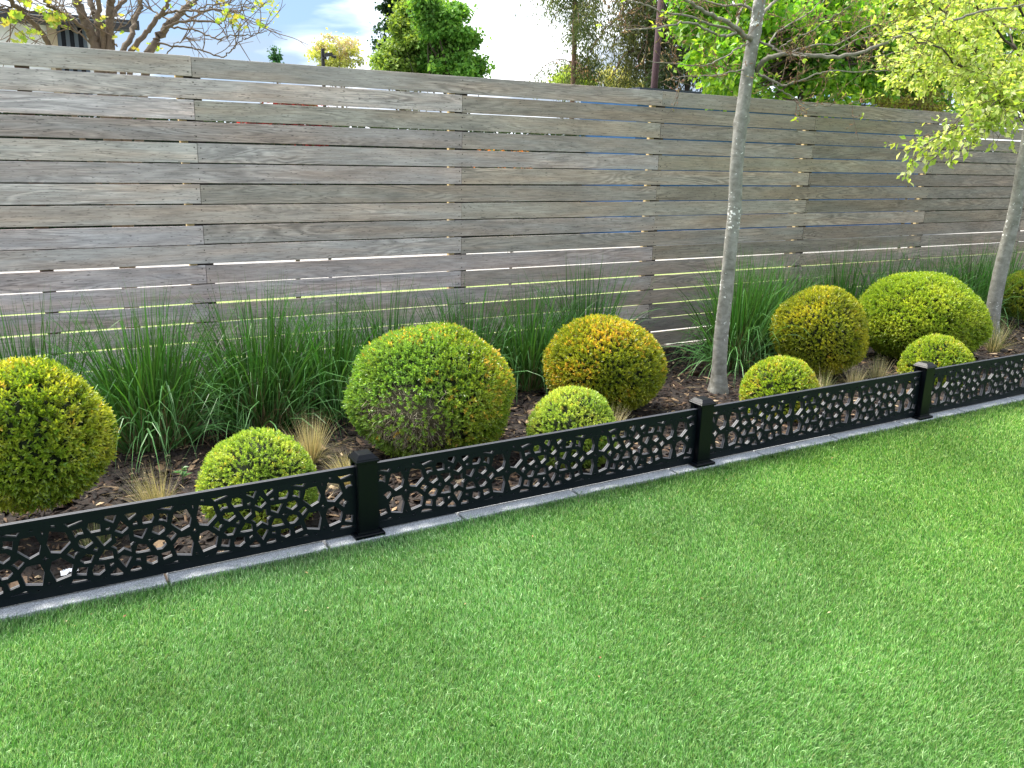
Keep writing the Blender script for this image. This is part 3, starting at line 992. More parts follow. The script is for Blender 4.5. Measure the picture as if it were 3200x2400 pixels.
TG = [(-.02, 5.25, .82, .16, 260, 'tall grass clump rising behind the far left box ball'),
      (.56, 5.02, .84, .17, 430, 'dense tall grass clump right of the far left box ball'),
      (1.20, 5.06, .86, .17, 430, 'dense tall grass clump above the small dome left of the first black post'),
      (1.64, 5.12, .80, .12, 300, 'narrow tall grass clump touching the left side of the patchy box ball'),
      (2.15, 5.35, .80, .18, 200, 'thin grass clump hidden behind the patchy box ball'),
      (2.72, 5.28, .76, .16, 260, 'grass clump just right of and behind the patchy box ball'),
      (3.18, 5.18, .76, .13, 270, 'grass clump with straw stems between the patchy ball and the orange ball'),
      (3.85, 5.42, .86, .16, 270, 'grass clump standing behind the orange flushed ball'),
      (5.10, 4.98, .90, .17, 420, 'thick grass clump directly behind the upright grey trunk'),
      (5.52, 5.10, .84, .15, 330, 'grass clump between the upright trunk and the medium box ball'),
      (6.25, 5.40, .76, .18, 240, 'sparse grass clump behind the medium box ball'),
      (6.95, 5.45, .88, .17, 270, 'grass clump behind the left half of the widest dome'),
      (7.60, 5.42, .86, .16, 230, 'grass clump behind the top of the widest dome'),
      (8.30, 5.35, .84, .16, 270, 'grass clump behind the right half of the widest dome'),
      (8.95, 5.35, .88, .16, 260, 'grass clump immediately left of the leaning trunk by the fence'),
      (9.75, 5.50, .84, .16, 260, 'grass clump at the right edge beyond the leaning trunk')]
for k, (x, y, h, sp, n, lb) in enumerate(TG):
    tall_grass(x, y, h, sp, n, lb, seed=k)


def straw_tuft(x, y, h, n, lb, green=.15, lean=(0, 0), spread=.035):
    g = float(bed_z(np.array([x]), np.array([y]))[0])
    root = empty('feather_grass_tuft', (x, y, g), lb, 'grass tuft', 'blond feather grass tufts in the mulch')
    soup = Soup()
    a = rnd(n, 0, 6.28); r_ = np.sqrt(RNG.random(n)) * spread
    P = np.stack([x + np.cos(a) * r_, y + np.sin(a) * r_, np.full(n, g)], 1)
    ln = np.abs(RNG.normal(size=n)) * .34
    D = np.stack([np.cos(a) * ln + lean[0], np.sin(a) * ln + lean[1], np.ones(n)], 1)
    isg = RNG.random(n)[:, None] < green
    t = np.where(isg, np.array([.13, .18, .05]), np.array([.60, .54, .34])) * rnd(n, .55, 1.3)[:, None]
    lo = np.where(isg, t * .8, t * np.array([1.05, .95, .85]))
    ribbons(soup, P, D, h * rnd(n, .45, 1.1), rnd(n, .0014, .0026), lo, t * 1.05, nseg=4, grav=rnd(n, 0, .45), power=1.4)
    m = n // 5
    a = rnd(m, 0, 6.28)
    P = np.stack([x + np.cos(a) * .02, y + np.sin(a) * .02, np.full(m, g + .02)], 1)
    D = np.stack([np.cos(a) * 1.1 + lean[0], np.sin(a) * 1.1, np.full(m, .8)], 1)
    t = np.array([.30, .27, .12]) * rnd(m, .5, 1.3)[:, None]
    s2 = Soup()
    ribbons(s2, P, D, h * rnd(m, .6, 1.25), .0016, t, t, nseg=4, grav=rnd(m, .3, .9), power=1.2)
    link('blades', soup.mesh('blades', M_STRAW), root)
    link('arching_stems', s2.mesh('arching_stems', M_STRAW), root)


straw_tuft(.42, 3.92, .27, 420, 'fan of blond feather grass between the far left ball and the small dome', .14, (-.16, 0))
straw_tuft(.14, 3.62, .20, 160, 'greenish grass tuft at the foot of the far left box ball', .75, (0, -.1))
straw_tuft(1.26, 4.28, .30, 430, 'upright blond feather grass behind the small dome left of the first post', .10)
straw_tuft(1.33, 3.86, .22, 380, 'low blond tuft spreading just left of the first black post', .10, (-.25, 0))
straw_tuft(2.99, 3.88, .22, 260, 'short blond tuft between the small pale dome and the orange tinged ball', .2, (.12, 0))
straw_tuft(4.80, 3.90, .19, 240, 'stubby blond tuft just right of the small yellowish dome', .15)
straw_tuft(4.98, 3.98, .22, 220, 'green topped tuft under the medium box ball', .6)
straw_tuft(5.36, 4.0, .20, 260, 'pale cut-back tuft below the medium box ball', .12, (.1, 0))
straw_tuft(5.66, 4.02, .24, 280, 'pale tuft between the medium ball and the small right dome', .35, (.05, 0))
straw_tuft(7.75, 4.35, .38, 330, 'tall olive feather grass right of the widest dome', .55, (.1, 0), .05)
straw_tuft(8.05, 3.95, .24, 260, 'low blond grass at the right edge by the black fence', .35, (.05, 0), .05)

# small weed and scrap
g = float(bed_z(np.array([.60]), np.array([4.32]))[0])
root = empty('weed', (.60, 4.32, g), 'small broad-leaved green weed growing in the mulch', 'weed')
s = Soup()
for k in range(9):
    a = k * .72 + .2
    leaves(s, [[.60, 4.32, g + .03 + .006 * k]], np.array([[math.cos(a), math.sin(a), .55]]), np.array([[0, 0, 1.]]), [.055 - .002 * k], [.024], [[.09, .21, .06]], fold=.1, droop=.25)
s.tube([[.60, 4.32, g - .01], [.602, 4.32, g + .06], [.604, 4.325, g + .09]], [.003, .0025, .002], 5, (.12, .2, .07))
link('leaf_rosette', s.mesh('leaf_rosette', M_GRASS), root)
sx, sy = .035, 3.45
g = float(bed_z(np.array([sx]), np.array([sy]))[0])
nn = 7
gx, gy = np.meshgrid(np.linspace(-1, 1, nn), np.linspace(-1, 1, nn))
V = np.stack([gx.ravel() * .030 + RNG.normal(size=nn * nn) * .003, gy.ravel() * .020 + RNG.normal(size=nn * nn) * .003, .016 + np.abs(RNG.normal(size=nn * nn)) * .008], 1) + [sx, sy, g]
i = np.arange(nn - 1)[:, None] * nn + np.arange(nn - 1)[None]
q = np.stack([i, i + 1, i + nn + 1, i + nn], -1).reshape(-1, 4)
tag(link('paper_scrap', mesh_np('paper_scrap', V, [q], M_PAINT, np.tile([[.75, .77, .82]], (len(V), 1)))), 'crumpled white scrap lying on the mulch behind the leftmost cut-outs', 'litter')


# ------------------------------------------------------------------ trees in the bed
def branch(soup, ctrl, r0, r1, tone=(.30, .29, .26), n=7, sub=5, jit=.004):
    p = smooth_path(ctrl, sub, jit)
    rr = np.linspace(r0, r1, len(p))
    soup.tube(p, rr, n, tone, wob=.03)
    return p


def twigs_along(soup, p, count, Ln, r, tone, updir=.35, buds=None, leafs=None, depth=1, start=.15):
    """side twigs; returns tips"""
    tips = []
    for _ in range(count):
        i = random.randint(int(len(p) * start), len(p) - 2)
        t = unit(p[i + 1] - p[i])
        d = unit(t * .8 + RNG.normal(size=3) * .62 + [0, 0, updir])
        ln = Ln * random.uniform(.5, 1.25)
        c = [p[i]]
        for k in range(3):
            d = unit(d + RNG.normal(size=3) * .18 + [0, 0, .06])
            c.append(c[-1] + d * ln / 3)
        q = smooth_path(c, 3)
        soup.tube(q, np.linspace(r, r * .45, len(q)), 4, tone)
        tips.append(q)
        if depth > 1:
            tips += twigs_along(soup, q, max(2, count // 6 + 1), Ln * .55, r * .65, tone, updir, depth=depth - 1, start=.2)
    return tips


# upright grey trunk (beech) ------------------------------------------------
T1 = [(4.386, -.10), (4.386, -.02), (4.383, .10), (4.379, .368), (4.384, .707), (4.379, 1.004), (4.383, 1.262), (4.374, 1.514), (4.386, 1.761), (4.403, 2.033), (4.415, 2.27), (4.433, 2.474), (4.445, 2.72), (4.47, 3.1), (4.50, 3.6)]
R1 = [.079, .066, .054, .051, .048, .046, .045, .045, .045, .044, .043, .040, .038, .03, .02]
YT = 4.43
tree1 = empty('young_beech', (4.386, YT, -.06), 'upright pale grey trunk speckled with lichen, between the orange ball and small yellowish dome', 'tree', 'young trees in the planting bed')


def trunk_mesh(name, T, R, Y, knots):
    c = np.array([[x, Y + .01 * math.sin(z * 4), z] for x, z in T])
    p = smooth_path(c, 9)
    idx = np.linspace(0, 1, len(c)); rr = np.interp(np.linspace(0, 1, len(p)), idx, R)
    n = 28
    ang = np.arange(n) * 2 * math.pi / n
    t = unit(np.gradient(p, axis=0)); a = unit(np.cross(t, [0, 1, 0.0])); b = np.cross(t, a)
    rr2 = rr[:, None] * (1 + .035 * np.sin(ang[None] * 3 + p[:, 2:3] * 2.2) + .02 * np.sin(ang[None] * 5 - p[:, 2:3] * 7) + .012 * RNG.normal(size=(len(p), n)))
    rr2 *= 1 + .28 * np.exp(-np.clip(p[:, 2:3] + .06, 0, 9) / .05) * (np.sin(ang[None] * 4 + .6) * .5 + .6) * .5
    for kz, ka, ks in knots:
        d2 = ((p[:, 2:3] - kz) / .028) ** 2 + ((np.angle(np.exp(1j * (ang[None] - ka)))) / .45) ** 2
        rr2 += ks * np.exp(-d2)
    V = p[:, None] + rr2[..., None] * (np.cos(ang)[None, :, None] * a[:, None] + np.sin(ang)[None, :, None] * b[:, None])
    m = len(p); i = np.arange(m - 1)[:, None] * n; j = np.arange(n)[None]
    q = np.stack([i + j, i + (j + 1) % n, i + n + (j + 1) % n, i + n + j], -1).reshape(-1, 4)
    return mesh_np(name, V.reshape(-1, 3), [q], M_BARK, smooth=True)


link('trunk', trunk_mesh('trunk', T1, R1, YT, [(1.24, 2.9, .020), (1.47, 3.3, .014), (.97, 3.2, .020), (1.86, 2.9, .022), (1.83, 5.5, .012), (2.18, .3, .018), (2.42, 3.2, .02), (.66, 3.0, .012), (2.56, .2, .02)]), tree1)


def z3(pts, Y, dY=0.0):
    """points of a branch given where the photograph shows them, at distance Y (drifting by dY along it)"""
    out = []
    for k, (x, y) in enumerate(pts):
        out.append(at(2000 + x * .5425, y * .5425, Y + dY * k / max(1, len(pts) - 1)))
    return np.array(out)


BR = [([(640, 235), (600, 205), (540, 150), (470, 112), (400, 80), (330, 40), (250, 0), (180, -40)], -.35, .021, .007),
      ([(600, 200), (550, 190), (480, 210), (400, 180), (320, 142), (230, 132), (100, 160), (0, 165), (-90, 170)], -.7, .011, .003),
      ([(560, 175), (430, 150), (300, 100), (150, 70), (0, 20), (-80, 0)], -.5, .010, .003),
      ([(690, 85), (620, 40), (560, 30), (480, 32), (400, 10), (330, -20)], .3, .012, .004),
      ([(695, 90), (750, 30), (800, -10), (850, -60)], .2, .014, .008),
      ([(560, 160), (570, 90), (600, 20), (620, -40)], .3, .010, .004),
      ([(670, 410), (700, 365), (745, 330), (850, 312), (1000, 322), (1180, 325), (1330, 280), (1500, 210), (1700, 150), (1850, 100), (2000, 60), (2212, 30), (2350, 10)], -.9, .020, .005),
      ([(690, 240), (760, 272), (830, 300), (900, 325), (960, 320)], -.4, .010, .006),
      ([(680, 425), (760, 462), (830, 490), (900, 470), (1000, 430), (1100, 410), (1300, 412), (1450, 410)], -.5, .010, .003),
      ([(745, 262), (800, 180), (900, 120), (1000, 50), (1060, 0)], .4, .007, .003),
      ([(850, 312), (1000, 262), (1150, 250), (1300, 160), (1450, 120), (1560, 60)], .5, .008, .003),
      ([(800, 300), (850, 240), (950, 200), (1080, 120), (1200, 40)], -.5, .007, .003),
      ([(740, 450), (800, 510), (900, 572), (1000, 612), (1150, 607), (1270, 590)], -.3, .006, .002),
      ([(620, 250), (560, 282), (450, 350), (350, 380), (200, 370), (50, 350)], -.4, .007, .002),
      ([(610, 400), (450, 430), (250, 440), (170, 460)], -.2, .006, .002),
      ([(1180, 325), (1330, 330), (1480, 300), (1650, 250)], .3, .005, .002),
      ([(1000, 322), (1120, 300), (1260, 220), (1400, 200), (1580, 130)], -.3, .006, .002)]
sb = Soup(); tips = []
for pts, dY, r0, r1 in BR:
    p = branch(sb, z3(pts, YT, dY), r0 * .9, r1 * .9, (.20, .185, .15), 7, 5, .004)
    tips += twigs_along(sb, p, 11, .27, .0022, (.13, .09, .065), .35, depth=2)
    tips.append(p[-6:])
link('branches', sb.mesh('branches', M_TWIG, True), tree1)
sbud = Soup()
for q in tips:
    for _ in range(4):
        i = random.randint(1, len(q) - 1)
        d = unit(unit(q[i] - q[i - 1]) + RNG.normal(size=3) * .45 + [0, 0, .25])
        tn = random.choice([(.24, .13, .06), (.30, .18, .08), (.18, .09, .05), (.33, .27, .10)])
        ln = random.uniform(.014, .030)
        sbud.tube([q[i], q[i] + d * ln * .4, q[i] + d * ln * .8, q[i] + d * ln], [.001, .0030, .0022, .0004], 4, tn, cap=False)
tag(link('buds', sbud.mesh('buds', M_TWIG), tree1), kind='stuff')
# a few opening leaves
sl = Soup()
for q in random.sample(tips, 60):
    P = np.tile(q[-1], (3, 1)); D = unit(RNG.normal(size=(3, 3)) * .6 + [0, 0, .0])
    leaves(sl, P, D, unit(RNG.normal(size=(3, 3)) * .5 + [0, 0, 1]), rnd(3, .025, .045), rnd(3, .014, .026), np.array([[.30, .42, .05]]) * rnd(3, .7, 1.2)[:, None], .12, .2)
tag(link('young_leaves', sl.mesh('young_leaves', M_LEAF), tree1), kind='stuff')

# leaning trunk with leafy crown ----------------------------------------------
T2 = [(8.15, -.10), (8.15, -.025), (8.135, .12), (8.123, .334), (8.132, .691), (8.154, .996), (8.175, 1.297), (8.187, 1.55), (8.20, 1.75), (8.215, 2.25), (8.19, 2.8), (8.1, 3.4)]
R2 = [.095, .080, .068, .065, .062, .059, .056, .053, .050, .05, .045, .03]
Y2 = 4.62
tree2 = empty('leafy_beech', (8.15, Y2, -.08), 'leaning grey trunk at the right edge with lime young leaves hanging over the fence', 'tree', 'young trees in the planting bed')
link('trunk', trunk_mesh('trunk', T2, R2, Y2, [(.9, 3.2, .016), (1.3, 3.0, .014), (1.65, 3.0, .02)]), tree2)


def P2(x, y, Y): return at(x, y, Y)


BR2 = [([(3235, 470, 4.62), (3180, 330, 4.5), (3080, 180, 4.3), (2980, 90, 4.1), (2890, 50, 4.0)], .024, .005),
       ([(3240, 400, 4.62), (3150, 260, 4.3), (3040, 230, 4.0), (2940, 160, 3.8), (2820, 100, 3.6)], .015, .003),
       ([(3250, 330, 4.62), (3180, 250, 4.1), (3120, 300, 3.8), (3070, 340, 3.7), (3010, 385, 3.6), (2935, 420, 3.5)], .012, .003),
       ([(3250, 300, 4.62), (3200, 200, 4.2), (3140, 120, 4.0), (3060, 20, 3.9), (2980, -60, 3.9)], .014, .004),
       ([(3250, 250, 4.62), (3230, 120, 4.5), (3180, 20, 4.4), (3150, -80, 4.3)], .016, .006),
       ([(3250, 420, 4.62), (3190, 370, 4.9), (3110, 290, 5.1), (3010, 240, 5.2), (2900, 220, 5.3)], .011, .003),
       ([(3260, 300, 4.62), (3260, 280, 4.0), (3200, 290, 3.7), (3150, 310, 3.6), (3100, 330, 3.5)], .010, .003),
       ([(3180, 250, 4.3), (3100, 180, 4.6), (3000, 170, 4.8), (2900, 200, 5.0), (2800, 230, 5.1)], .009, .003),
       ([(3080, 180, 4.3), (2960, 60, 4.5), (2880, -20, 4.6), (2820, -40, 4.7)], .009, .003),
       ([(3200, 200, 4.3), (3120, 60, 4.8), (3040, 60, 5.0), (2940, 30, 5.1)], .009, .003)]
sb = Soup(); tips = []
for c, r0, r1 in BR2:
    p = branch(sb, np.array([P2(*q) for q in c]), r0, r1, (.055, .042, .032), 6, 5, .01)
    tips += twigs_along(sb, p, 24, .34, .0032, (.10, .07, .045), .02, depth=2, start=.25)
link('branches', sb.mesh('branches', M_TWIG, True), tree2)
sl = Soup()


def spray(soup, tips, per, Ls, pal, size_j=.25, hang=.35, width=.62):
    for q in tips:
        n = per
        i = RNG.integers(1, len(q), n)
        base = q[i] + RNG.normal(size=(n, 3)) * .012
        t = unit(q[i] - q[i - 1])
        D = unit(t * .7 + RNG.normal(size=(n, 3)) * .6 - [0, 0, hang])
        N = unit(RNG.normal(size=(n, 3)) * .6 + [0, 0, 1])
        L_ = Ls * (1 + size_j * RNG.normal(size=n)).clip(.4, 1.6)
        c = np.array(pal)[RNG.integers(0, len(pal), n)] * rnd(n, .75, 1.25)[:, None]
        leaves(soup, base, D, N, L_, L_ * width, c, .12, .12)


LIME = [(.32, .43, .08), (.40, .47, .13), (.24, .36, .06), (.54, .58, .30)]
spray(sl, tips, 8, .044, LIME)
tag(link('leaves', sl.mesh('leaves', M_LEAF), tree2), kind='stuff')


# ------------------------------------------------------------------ trees behind the fence
def crown_tree(name, base, trunk_top, tr, lobes, leaf, nleaf, pals, label, cat='tree', group='trees beyond the slatted fence', clump=.35, limb_tone=(.07, .055, .04), mat=None, trunk_pts=None, limbs=40, hang=.3):
    root = empty(name, tuple(base), label, cat, group)
    s = Soup()
    tp = trunk_pts if trunk_pts is not None else [np.array(base), (np.array(base) + np.array(trunk_top)) / 2 + [tr, 0, 0], np.array(trunk_top)]
    p = smooth_path(tp, 5); s.tube(p, np.linspace(tr, tr * .35, len(p)), 9, limb_tone, .04)
    soup = Soup()
    tot = sum(l[1][0] * l[1][1] * l[1][2] for l in lobes) ** 1
    vols = np.array([(l[1][0] * l[1][2]) for l in lobes]); vols = vols / vols.sum()
    for (c, rr, pi), v in zip(lobes, vols):
        c = np.array(c, float); rr = np.array(rr, float)
        nc = max(6, int(rr[0] * rr[1] * rr[2] * 4.2 / clump ** 3 * .30))
        nc = min(nc, 420)
        d = sphere_dirs(nc); f = RNG.random(nc) ** .38
        CC = c + d * rr * f[:, None] * (1 + .13 * vnoise(d, 4, pi + v))[:, None]
        for k in range(min(limbs, nc)):
            t_ = random.uniform(.3, 1); st = p[int(t_ * (len(p) - 1))]
            mid = (st + CC[k]) / 2 + RNG.normal(size=3) * clump * .5 + [0, 0, -.1]
            q = smooth_path([st, mid, CC[k]], 4, clump * .03)
            s.tube(q, np.linspace(tr * .22, tr * .05, len(q)), 5, limb_tone)
        n = int(nleaf * v)
        ci = RNG.integers(0, nc, n)
        csz = rnd(nc, .7, 1.3)
        off = RNG.normal(size=(n, 3)) * clump * .42 * csz[ci][:, None] * [1, 1, .6]
        P = CC[ci] + off
        out = unit(P - c)
        D = unit(RNG.normal(size=(n, 3)) * .7 + out * .5 - [0, 0, hang])
        N = unit(RNG.normal(size=(n, 3)) * .6 + out * .3 + [0, 0, .8])
        pal = np.array(pals[pi])
        ctone = rnd(nc, .75, 1.25)
        col = pal[RNG.integers(0, len(pal), n)] * ctone[ci][:, None] * rnd(n, .8, 1.2)[:, None]
        L_ = leaf * rnd(n, .7, 1.3)
        leaves(soup, P, D, N, L_, L_ * .7, col, .12, .12)
    link('trunk', s.mesh('trunk', M_TWIG, True), root)
    tag(link('crown', soup.mesh('crown', mat or M_FAR), root), kind='stuff')
    return root


def A3(x, y, Y): return tuple(at(x, y, Y))


def size_at(px_w, x, y, Y):
    return float(np.linalg.norm(at(x + px_w / 2, y, Y) - at(x - px_w / 2, y, Y))) if False else px_w * project([at(x, y, Y)])[2][0] / F_PX


def lobe(x, y, Y, wpx, hpx, pi, dy=None):
    w = size_at(wpx / 2, x, y, Y); h = size_at(hpx / 2, x, y, Y)
    return (A3(x, y, Y), (w, dy or w, h), pi)


def ground_pt(x, y, Y, z=-.34):
    a = at(x, y, Y); return (a[0], a[1], z)


# big-leaved lime tree right behind the fence
LT = [lobe(2300, 120, 10.0, 300, 300, 0), lobe(2330, 20, 9.4, 420, 260, 0), lobe(2300, 250, 9.4, 150, 140, 0), lobe(2520, 60, 9.8, 420, 260, 0), lobe(2550, 210, 10.2, 420, 170, 1),
      lobe(2760, 130, 10.2, 360, 290, 0), lobe(2420, 180, 10.3, 300, 200, 1), lobe(2860, 270, 10.8, 260, 130, 1), lobe(2680, -80, 10.5, 500, 200, 0), lobe(2350, -100, 9.8, 400, 160, 0), lobe(2700, 260, 9.7, 220, 90, 0), lobe(2280, 190, 9.2, 170, 180, 0), lobe(2350, 270, 9.3, 260, 90, 0), lobe(2560, 280, 9.6, 260, 100, 0), lobe(2780, 300, 10.2, 240, 80, 1), lobe(2950, 200, 11.5, 300, 300, 1), lobe(3100, 120, 12, 400, 500, 1), lobe(2650, 120, 11.5, 700, 300, 1)]
PG = [[(.075, .20, .02), (.14, .29, .025), (.23, .38, .04)], [(.05, .15, .015), (.09, .22, .02), (.16, .31, .035)]]
b = ground_pt(2520, 330, 10.0)
crown_tree('lime_tree', b, A3(2560, -40, 10.1), .11, LT, .10, 70000, PG, 'bright green big-leaved tree standing right behind the slatted fence', clump=.34, mat=M_LEAF, limbs=10, limb_tone=(.05, .038, .028),
           trunk_pts=[np.array(b), at(2518, 320, 10.0), at(2530, 220, 10.0), at(2560, 100, 10.0), at(2580, -60, 10.1)])
# pale shrub in the fence line at right
crown_tree('pale_shrub', ground_pt(2870, 330, 9.5), A3(2870, 330, 9.5), .03, [lobe(2870, 310, 9.5, 170, 120, 0), lobe(2800, 325, 9.2, 90, 60, 0)], .05, 2600, [[(.30, .32, .06), (.20, .20, .06), (.14, .10, .05)]], 'yellowish shrub peeping over the fence below the lime leaves', 'shrub', 'shrubs beyond the slatted fence', clump=.18, limbs=8)
# blossom beyond
crown_tree('blossom_tree', ground_pt(2985, 170, 15), A3(2985, 160, 15), .08, [lobe(2990, 170, 15, 100, 90, 0)], .07, 1600, [[(.62, .16, .20), (.55, .10, .14), (.66, .42, .44)]], 'pink blossoming tree glimpsed between the lime leaves', clump=.25, limbs=6)
# pair of round trees far away
crown_tree('birch_tree', ground_pt(1290, 230, 40), A3(1290, 40, 40), .16, [lobe(1300, 70, 40, 110, 110, 0), lobe(1260, 120, 40, 130, 120, 0), lobe(1245, 190, 40, 150, 130, 0), lobe(1310, 150, 40, 110, 180, 0), lobe(1330, 60, 40, 90, 120, 0), lobe(1290, 140, 40.5, 150, 210, 0), lobe(1225, 225, 40, 110, 70, 0), lobe(1330, 220, 40, 120, 80, 0)], .18, 24000,
           [[(.20, .31, .06), (.27, .36, .08), (.15, .24, .05)]], 'yellowish birch forming the left half of the round crown beyond the fence', clump=.55, limb_tone=(.35, .33, .28), limbs=26)
crown_tree('maple_tree', ground_pt(1410, 230, 38), A3(1400, 60, 38), .25, [lobe(1375, 45, 38, 120, 100, 0), lobe(1405, 100, 38, 140, 130, 0), lobe(1425, 170, 38, 160, 130, 0), lobe(1480, 210, 38, 100, 70, 0), lobe(1385, 180, 39, 110, 140, 1), lobe(1395, 110, 38.5, 130, 200, 0), lobe(1440, 225, 38, 160, 80, 0), lobe(1345, 25, 38, 80, 70, 0)], .21, 26000,
           [[(.085, .21, .035), (.13, .28, .05), (.19, .35, .07)], [(.07, .18, .03), (.11, .24, .04)]], 'rounded bright green maple forming the right half of the crown beyond the fence', clump=.62, limbs=26)
crown_tree('dark_conifer', ground_pt(1245, 230, 52), A3(1245, -60, 52), .3, [lobe(1245, 10, 52, 110, 110, 0), lobe(1250, -60, 52, 120, 120, 0), lobe(1235, 90, 52, 60, 80, 0), lobe(1190, 120, 53, 40, 60, 0)], .2, 5200,
           [[(.018, .05, .025), (.03, .07, .035)]], 'dark conifer top rising behind the yellowish birch', clump=.5)
crown_tree('small_conifer', ground_pt(860, 200, 45), A3(860, 165, 45), .1, [lobe(860, 190, 45, 34, 40, 0), lobe(858, 170, 45, 18, 40, 0)], .14, 700, [[(.04, .12, .05), (.06, .16, .07)]], 'tiny conifer tip poking over the fence under the left sky', clump=.25, limbs=4)
crown_tree('pale_tree', ground_pt(1060, 210, 48), A3(1060, 170, 48), .12, [lobe(1000, 175, 48, 110, 110, 0), lobe(1080, 185, 48, 130, 80, 0), lobe(1050, 150, 48, 160, 70, 1)], .17, 3000,
           [[(.40, .44, .12), (.46, .47, .18)], [(.50, .40, .32), (.42, .42, .24)]], 'pale spring tree low on the skyline behind the camera pole', clump=.5, limbs=50, limb_tone=(.25, .2, .17))
for (x, y, w, h, pal_, lb) in [(1760, 250, 150, 70, [(.30, .40, .05), (.36, .46, .08)], 'lime green bush low on the skyline below the bare conifer trunk'),
                               (1790, 235, 90, 60, [(.30, .18, .15), (.24, .15, .11)], 'brownish bush just over the fence around the conifer trunk foot'),
                               (1930, 255, 150, 70, [(.42, .40, .18), (.36, .36, .12)], 'straw coloured bush over the fence left of the lime tree')]:
    crown_tree('skyline_bush', ground_pt(x, y, 30), A3(x, y, 30), .05, [lobe(x, y, 30, w, h, 0), lobe(x + w * .4, y + 15, 30, w * .6, h * .6, 0)], .12, 1700, [pal_], lb, 'shrub', 'bushes on the skyline', clump=.4, limbs=8)
crown_tree('red_shrub', ground_pt(900, 270, 9.2), A3(900, 280, 9.2), .03, [lobe(860, 330, 9.2, 160, 110, 0), lobe(960, 345, 9.2, 150, 90, 0), lobe(900, 400, 9.2, 220, 130, 0)], .05, 3200, [[(.22, .015, .02), (.28, .03, .04), (.06, .05, .02), (.12, .01, .015)]], 'red-leaved shrub showing through the upper fence gaps', 'shrub', 'shrubs beyond the slatted fence', clump=.16, limbs=8)
crown_tree('orange_shrub', ground_pt(1600, 480, 8.6), A3(1600, 480, 8.6), .02, [lobe(1580, 500, 8.6, 200, 60, 0)], .04, 900, [[(.42, .12, .02), (.40, .18, .04), (.04, .07, .02), (.03, .05, .02)]], 'orange flowering shrub showing through the fence gaps', 'shrub', 'shrubs beyond the slatted fence', clump=.12, limbs=5)


# cedars with drooping sprays
def cedar(name, x, Y, wpx, tops, label, seed, nb=34, tone=(.13, .095, .07), spread_px=170, side=None, lowz=None, pal=((.055, .085, .03), (.085, .11, .04), (.035, .06, .025)), bare=False, dens=90):
    b_ = ground_pt(x, 260, Y)
    root = empty(name, b_, label, 'tree', 'tall conifers beyond the fence')
    r_ = size_at(wpx / 2, x, 100, Y)
    top = at(x + tops, -160, Y)
    s = Soup(); p = smooth_path([np.array(b_), at(x, 230, Y), at(x + tops * .5, 60, Y), top], 6)
    s.tube(p, np.linspace(r_ * 1.1, r_ * .8, len(p)), 10, tone, .05)
    soup = Soup()
    z0 = at(x, 235, Y)[2]; z1 = top[2]
    for k in range(nb):
        z = z0 + (z1 - z0) * (random.random() ** .8)
        a = random.uniform(0, 6.28)
        if side is not None and random.random() < .75: a = side + random.uniform(-.9, .9)
        ln = size_at(spread_px, x, 60, Y) * random.uniform(.35, 1.1)
        st = np.array([np.interp(z, p[:, 2], p[:, 0]), np.interp(z, p[:, 2], p[:, 1]), z])
        h = np.array([math.cos(a), math.sin(a), 0])
        c = [st, st + h * ln * .35 + [0, 0, ln * .08], st + h * ln * .7 + [0, 0, -ln * .08], st + h * ln + [0, 0, -ln * .45]]
        q = smooth_path(c, 5, .02)
        s.tube(q, np.linspace(r_ * .22, .012, len(q)), 5, tone)
        if bare and random.random() < .45: continue
        # hanging sprays
        for i in range(4, len(q)):
            for _ in range(4):
                o_ = q[i] + RNG.normal(size=3) * .15 * [1, 1, .3]
                m = dens // 6
                tt = RNG.random(m)
                hl = random.uniform(.25, .75)
                dr = unit(np.array([RNG.normal() * .25, RNG.normal() * .25, -1]))
                P = o_ + dr * (tt * hl)[:, None] + RNG.normal(size=(m, 3)) * (.05 + .05 * tt[:, None])
                D = unit(dr + RNG.normal(size=(m, 3)) * .5)
                N = RNG.normal(size=(m, 3))
                col = np.array(pal)[RNG.integers(0, len(pal), m)] * rnd(m, .7, 1.4)[:, None]
                leaves(soup, P, D, N, rnd(m, .07, .15), rnd(m, .02, .045), col, .1, .1)
    link('trunk', s.mesh('trunk', M_TWIG, True), root)
    tag(link('crown', soup.mesh('crown', M_FAR), root), kind='stuff')


CP = ((.10, .14, .055), (.14, .17, .07), (.07, .10, .04))
cedar('conifer', 1792, 22, 16, 8, 'slim bare conifer trunk with drooping grey-green sprays left of the dark conifers', 1, nb=46, tone=(.20, .12, .085), spread_px=150, pal=CP, bare=True, dens=60)
cedar('conifer', 2030, 19, 30, 0, 'thick dark conifer trunk left of the lime tree', 2, nb=44, tone=(.12, .075, .055), spread_px=190, pal=((.085, .105, .04), (.12, .12, .05), (.05, .065, .03)), dens=55)
cedar('conifer', 2150, 17, 18, 8, 'shaded conifer half hidden by the lime tree', 3, nb=38, tone=(.07, .05, .04), spread_px=130, pal=((.05, .075, .03), (.03, .05, .022)), dens=70)
s = Soup()
pz = at(2040, 280, 14)
s.tube([(pz[0], pz[1], -.34), (pz[0] + .02, pz[1], 2.5), (pz[0] + .09, pz[1], 5.5)], [.075, .07, .065], 14, (.055, .030, .035))
tag(link('pole', s.mesh('pole', M_TWIG, True)), 'dark maroon pole in front of the thick conifer trunk', 'pole')

# ------------------------------------------------------------------ multi-stem tree behind the left of the fence
YM = 7.2
mt = empty('multi_stem_tree', ground_pt(330, 150, YM), 'many-stemmed brown tree with sparse lime leaves spreading behind the left of the fence', 'tree', 'trees beyond the slatted fence')


def z7(pts, dY=0.0, Y=YM):
    return np.array([at(x * .4069, y * .4069, Y + dY * k / max(1, len(pts) - 1)) for k, (x, y) in enumerate(pts)])


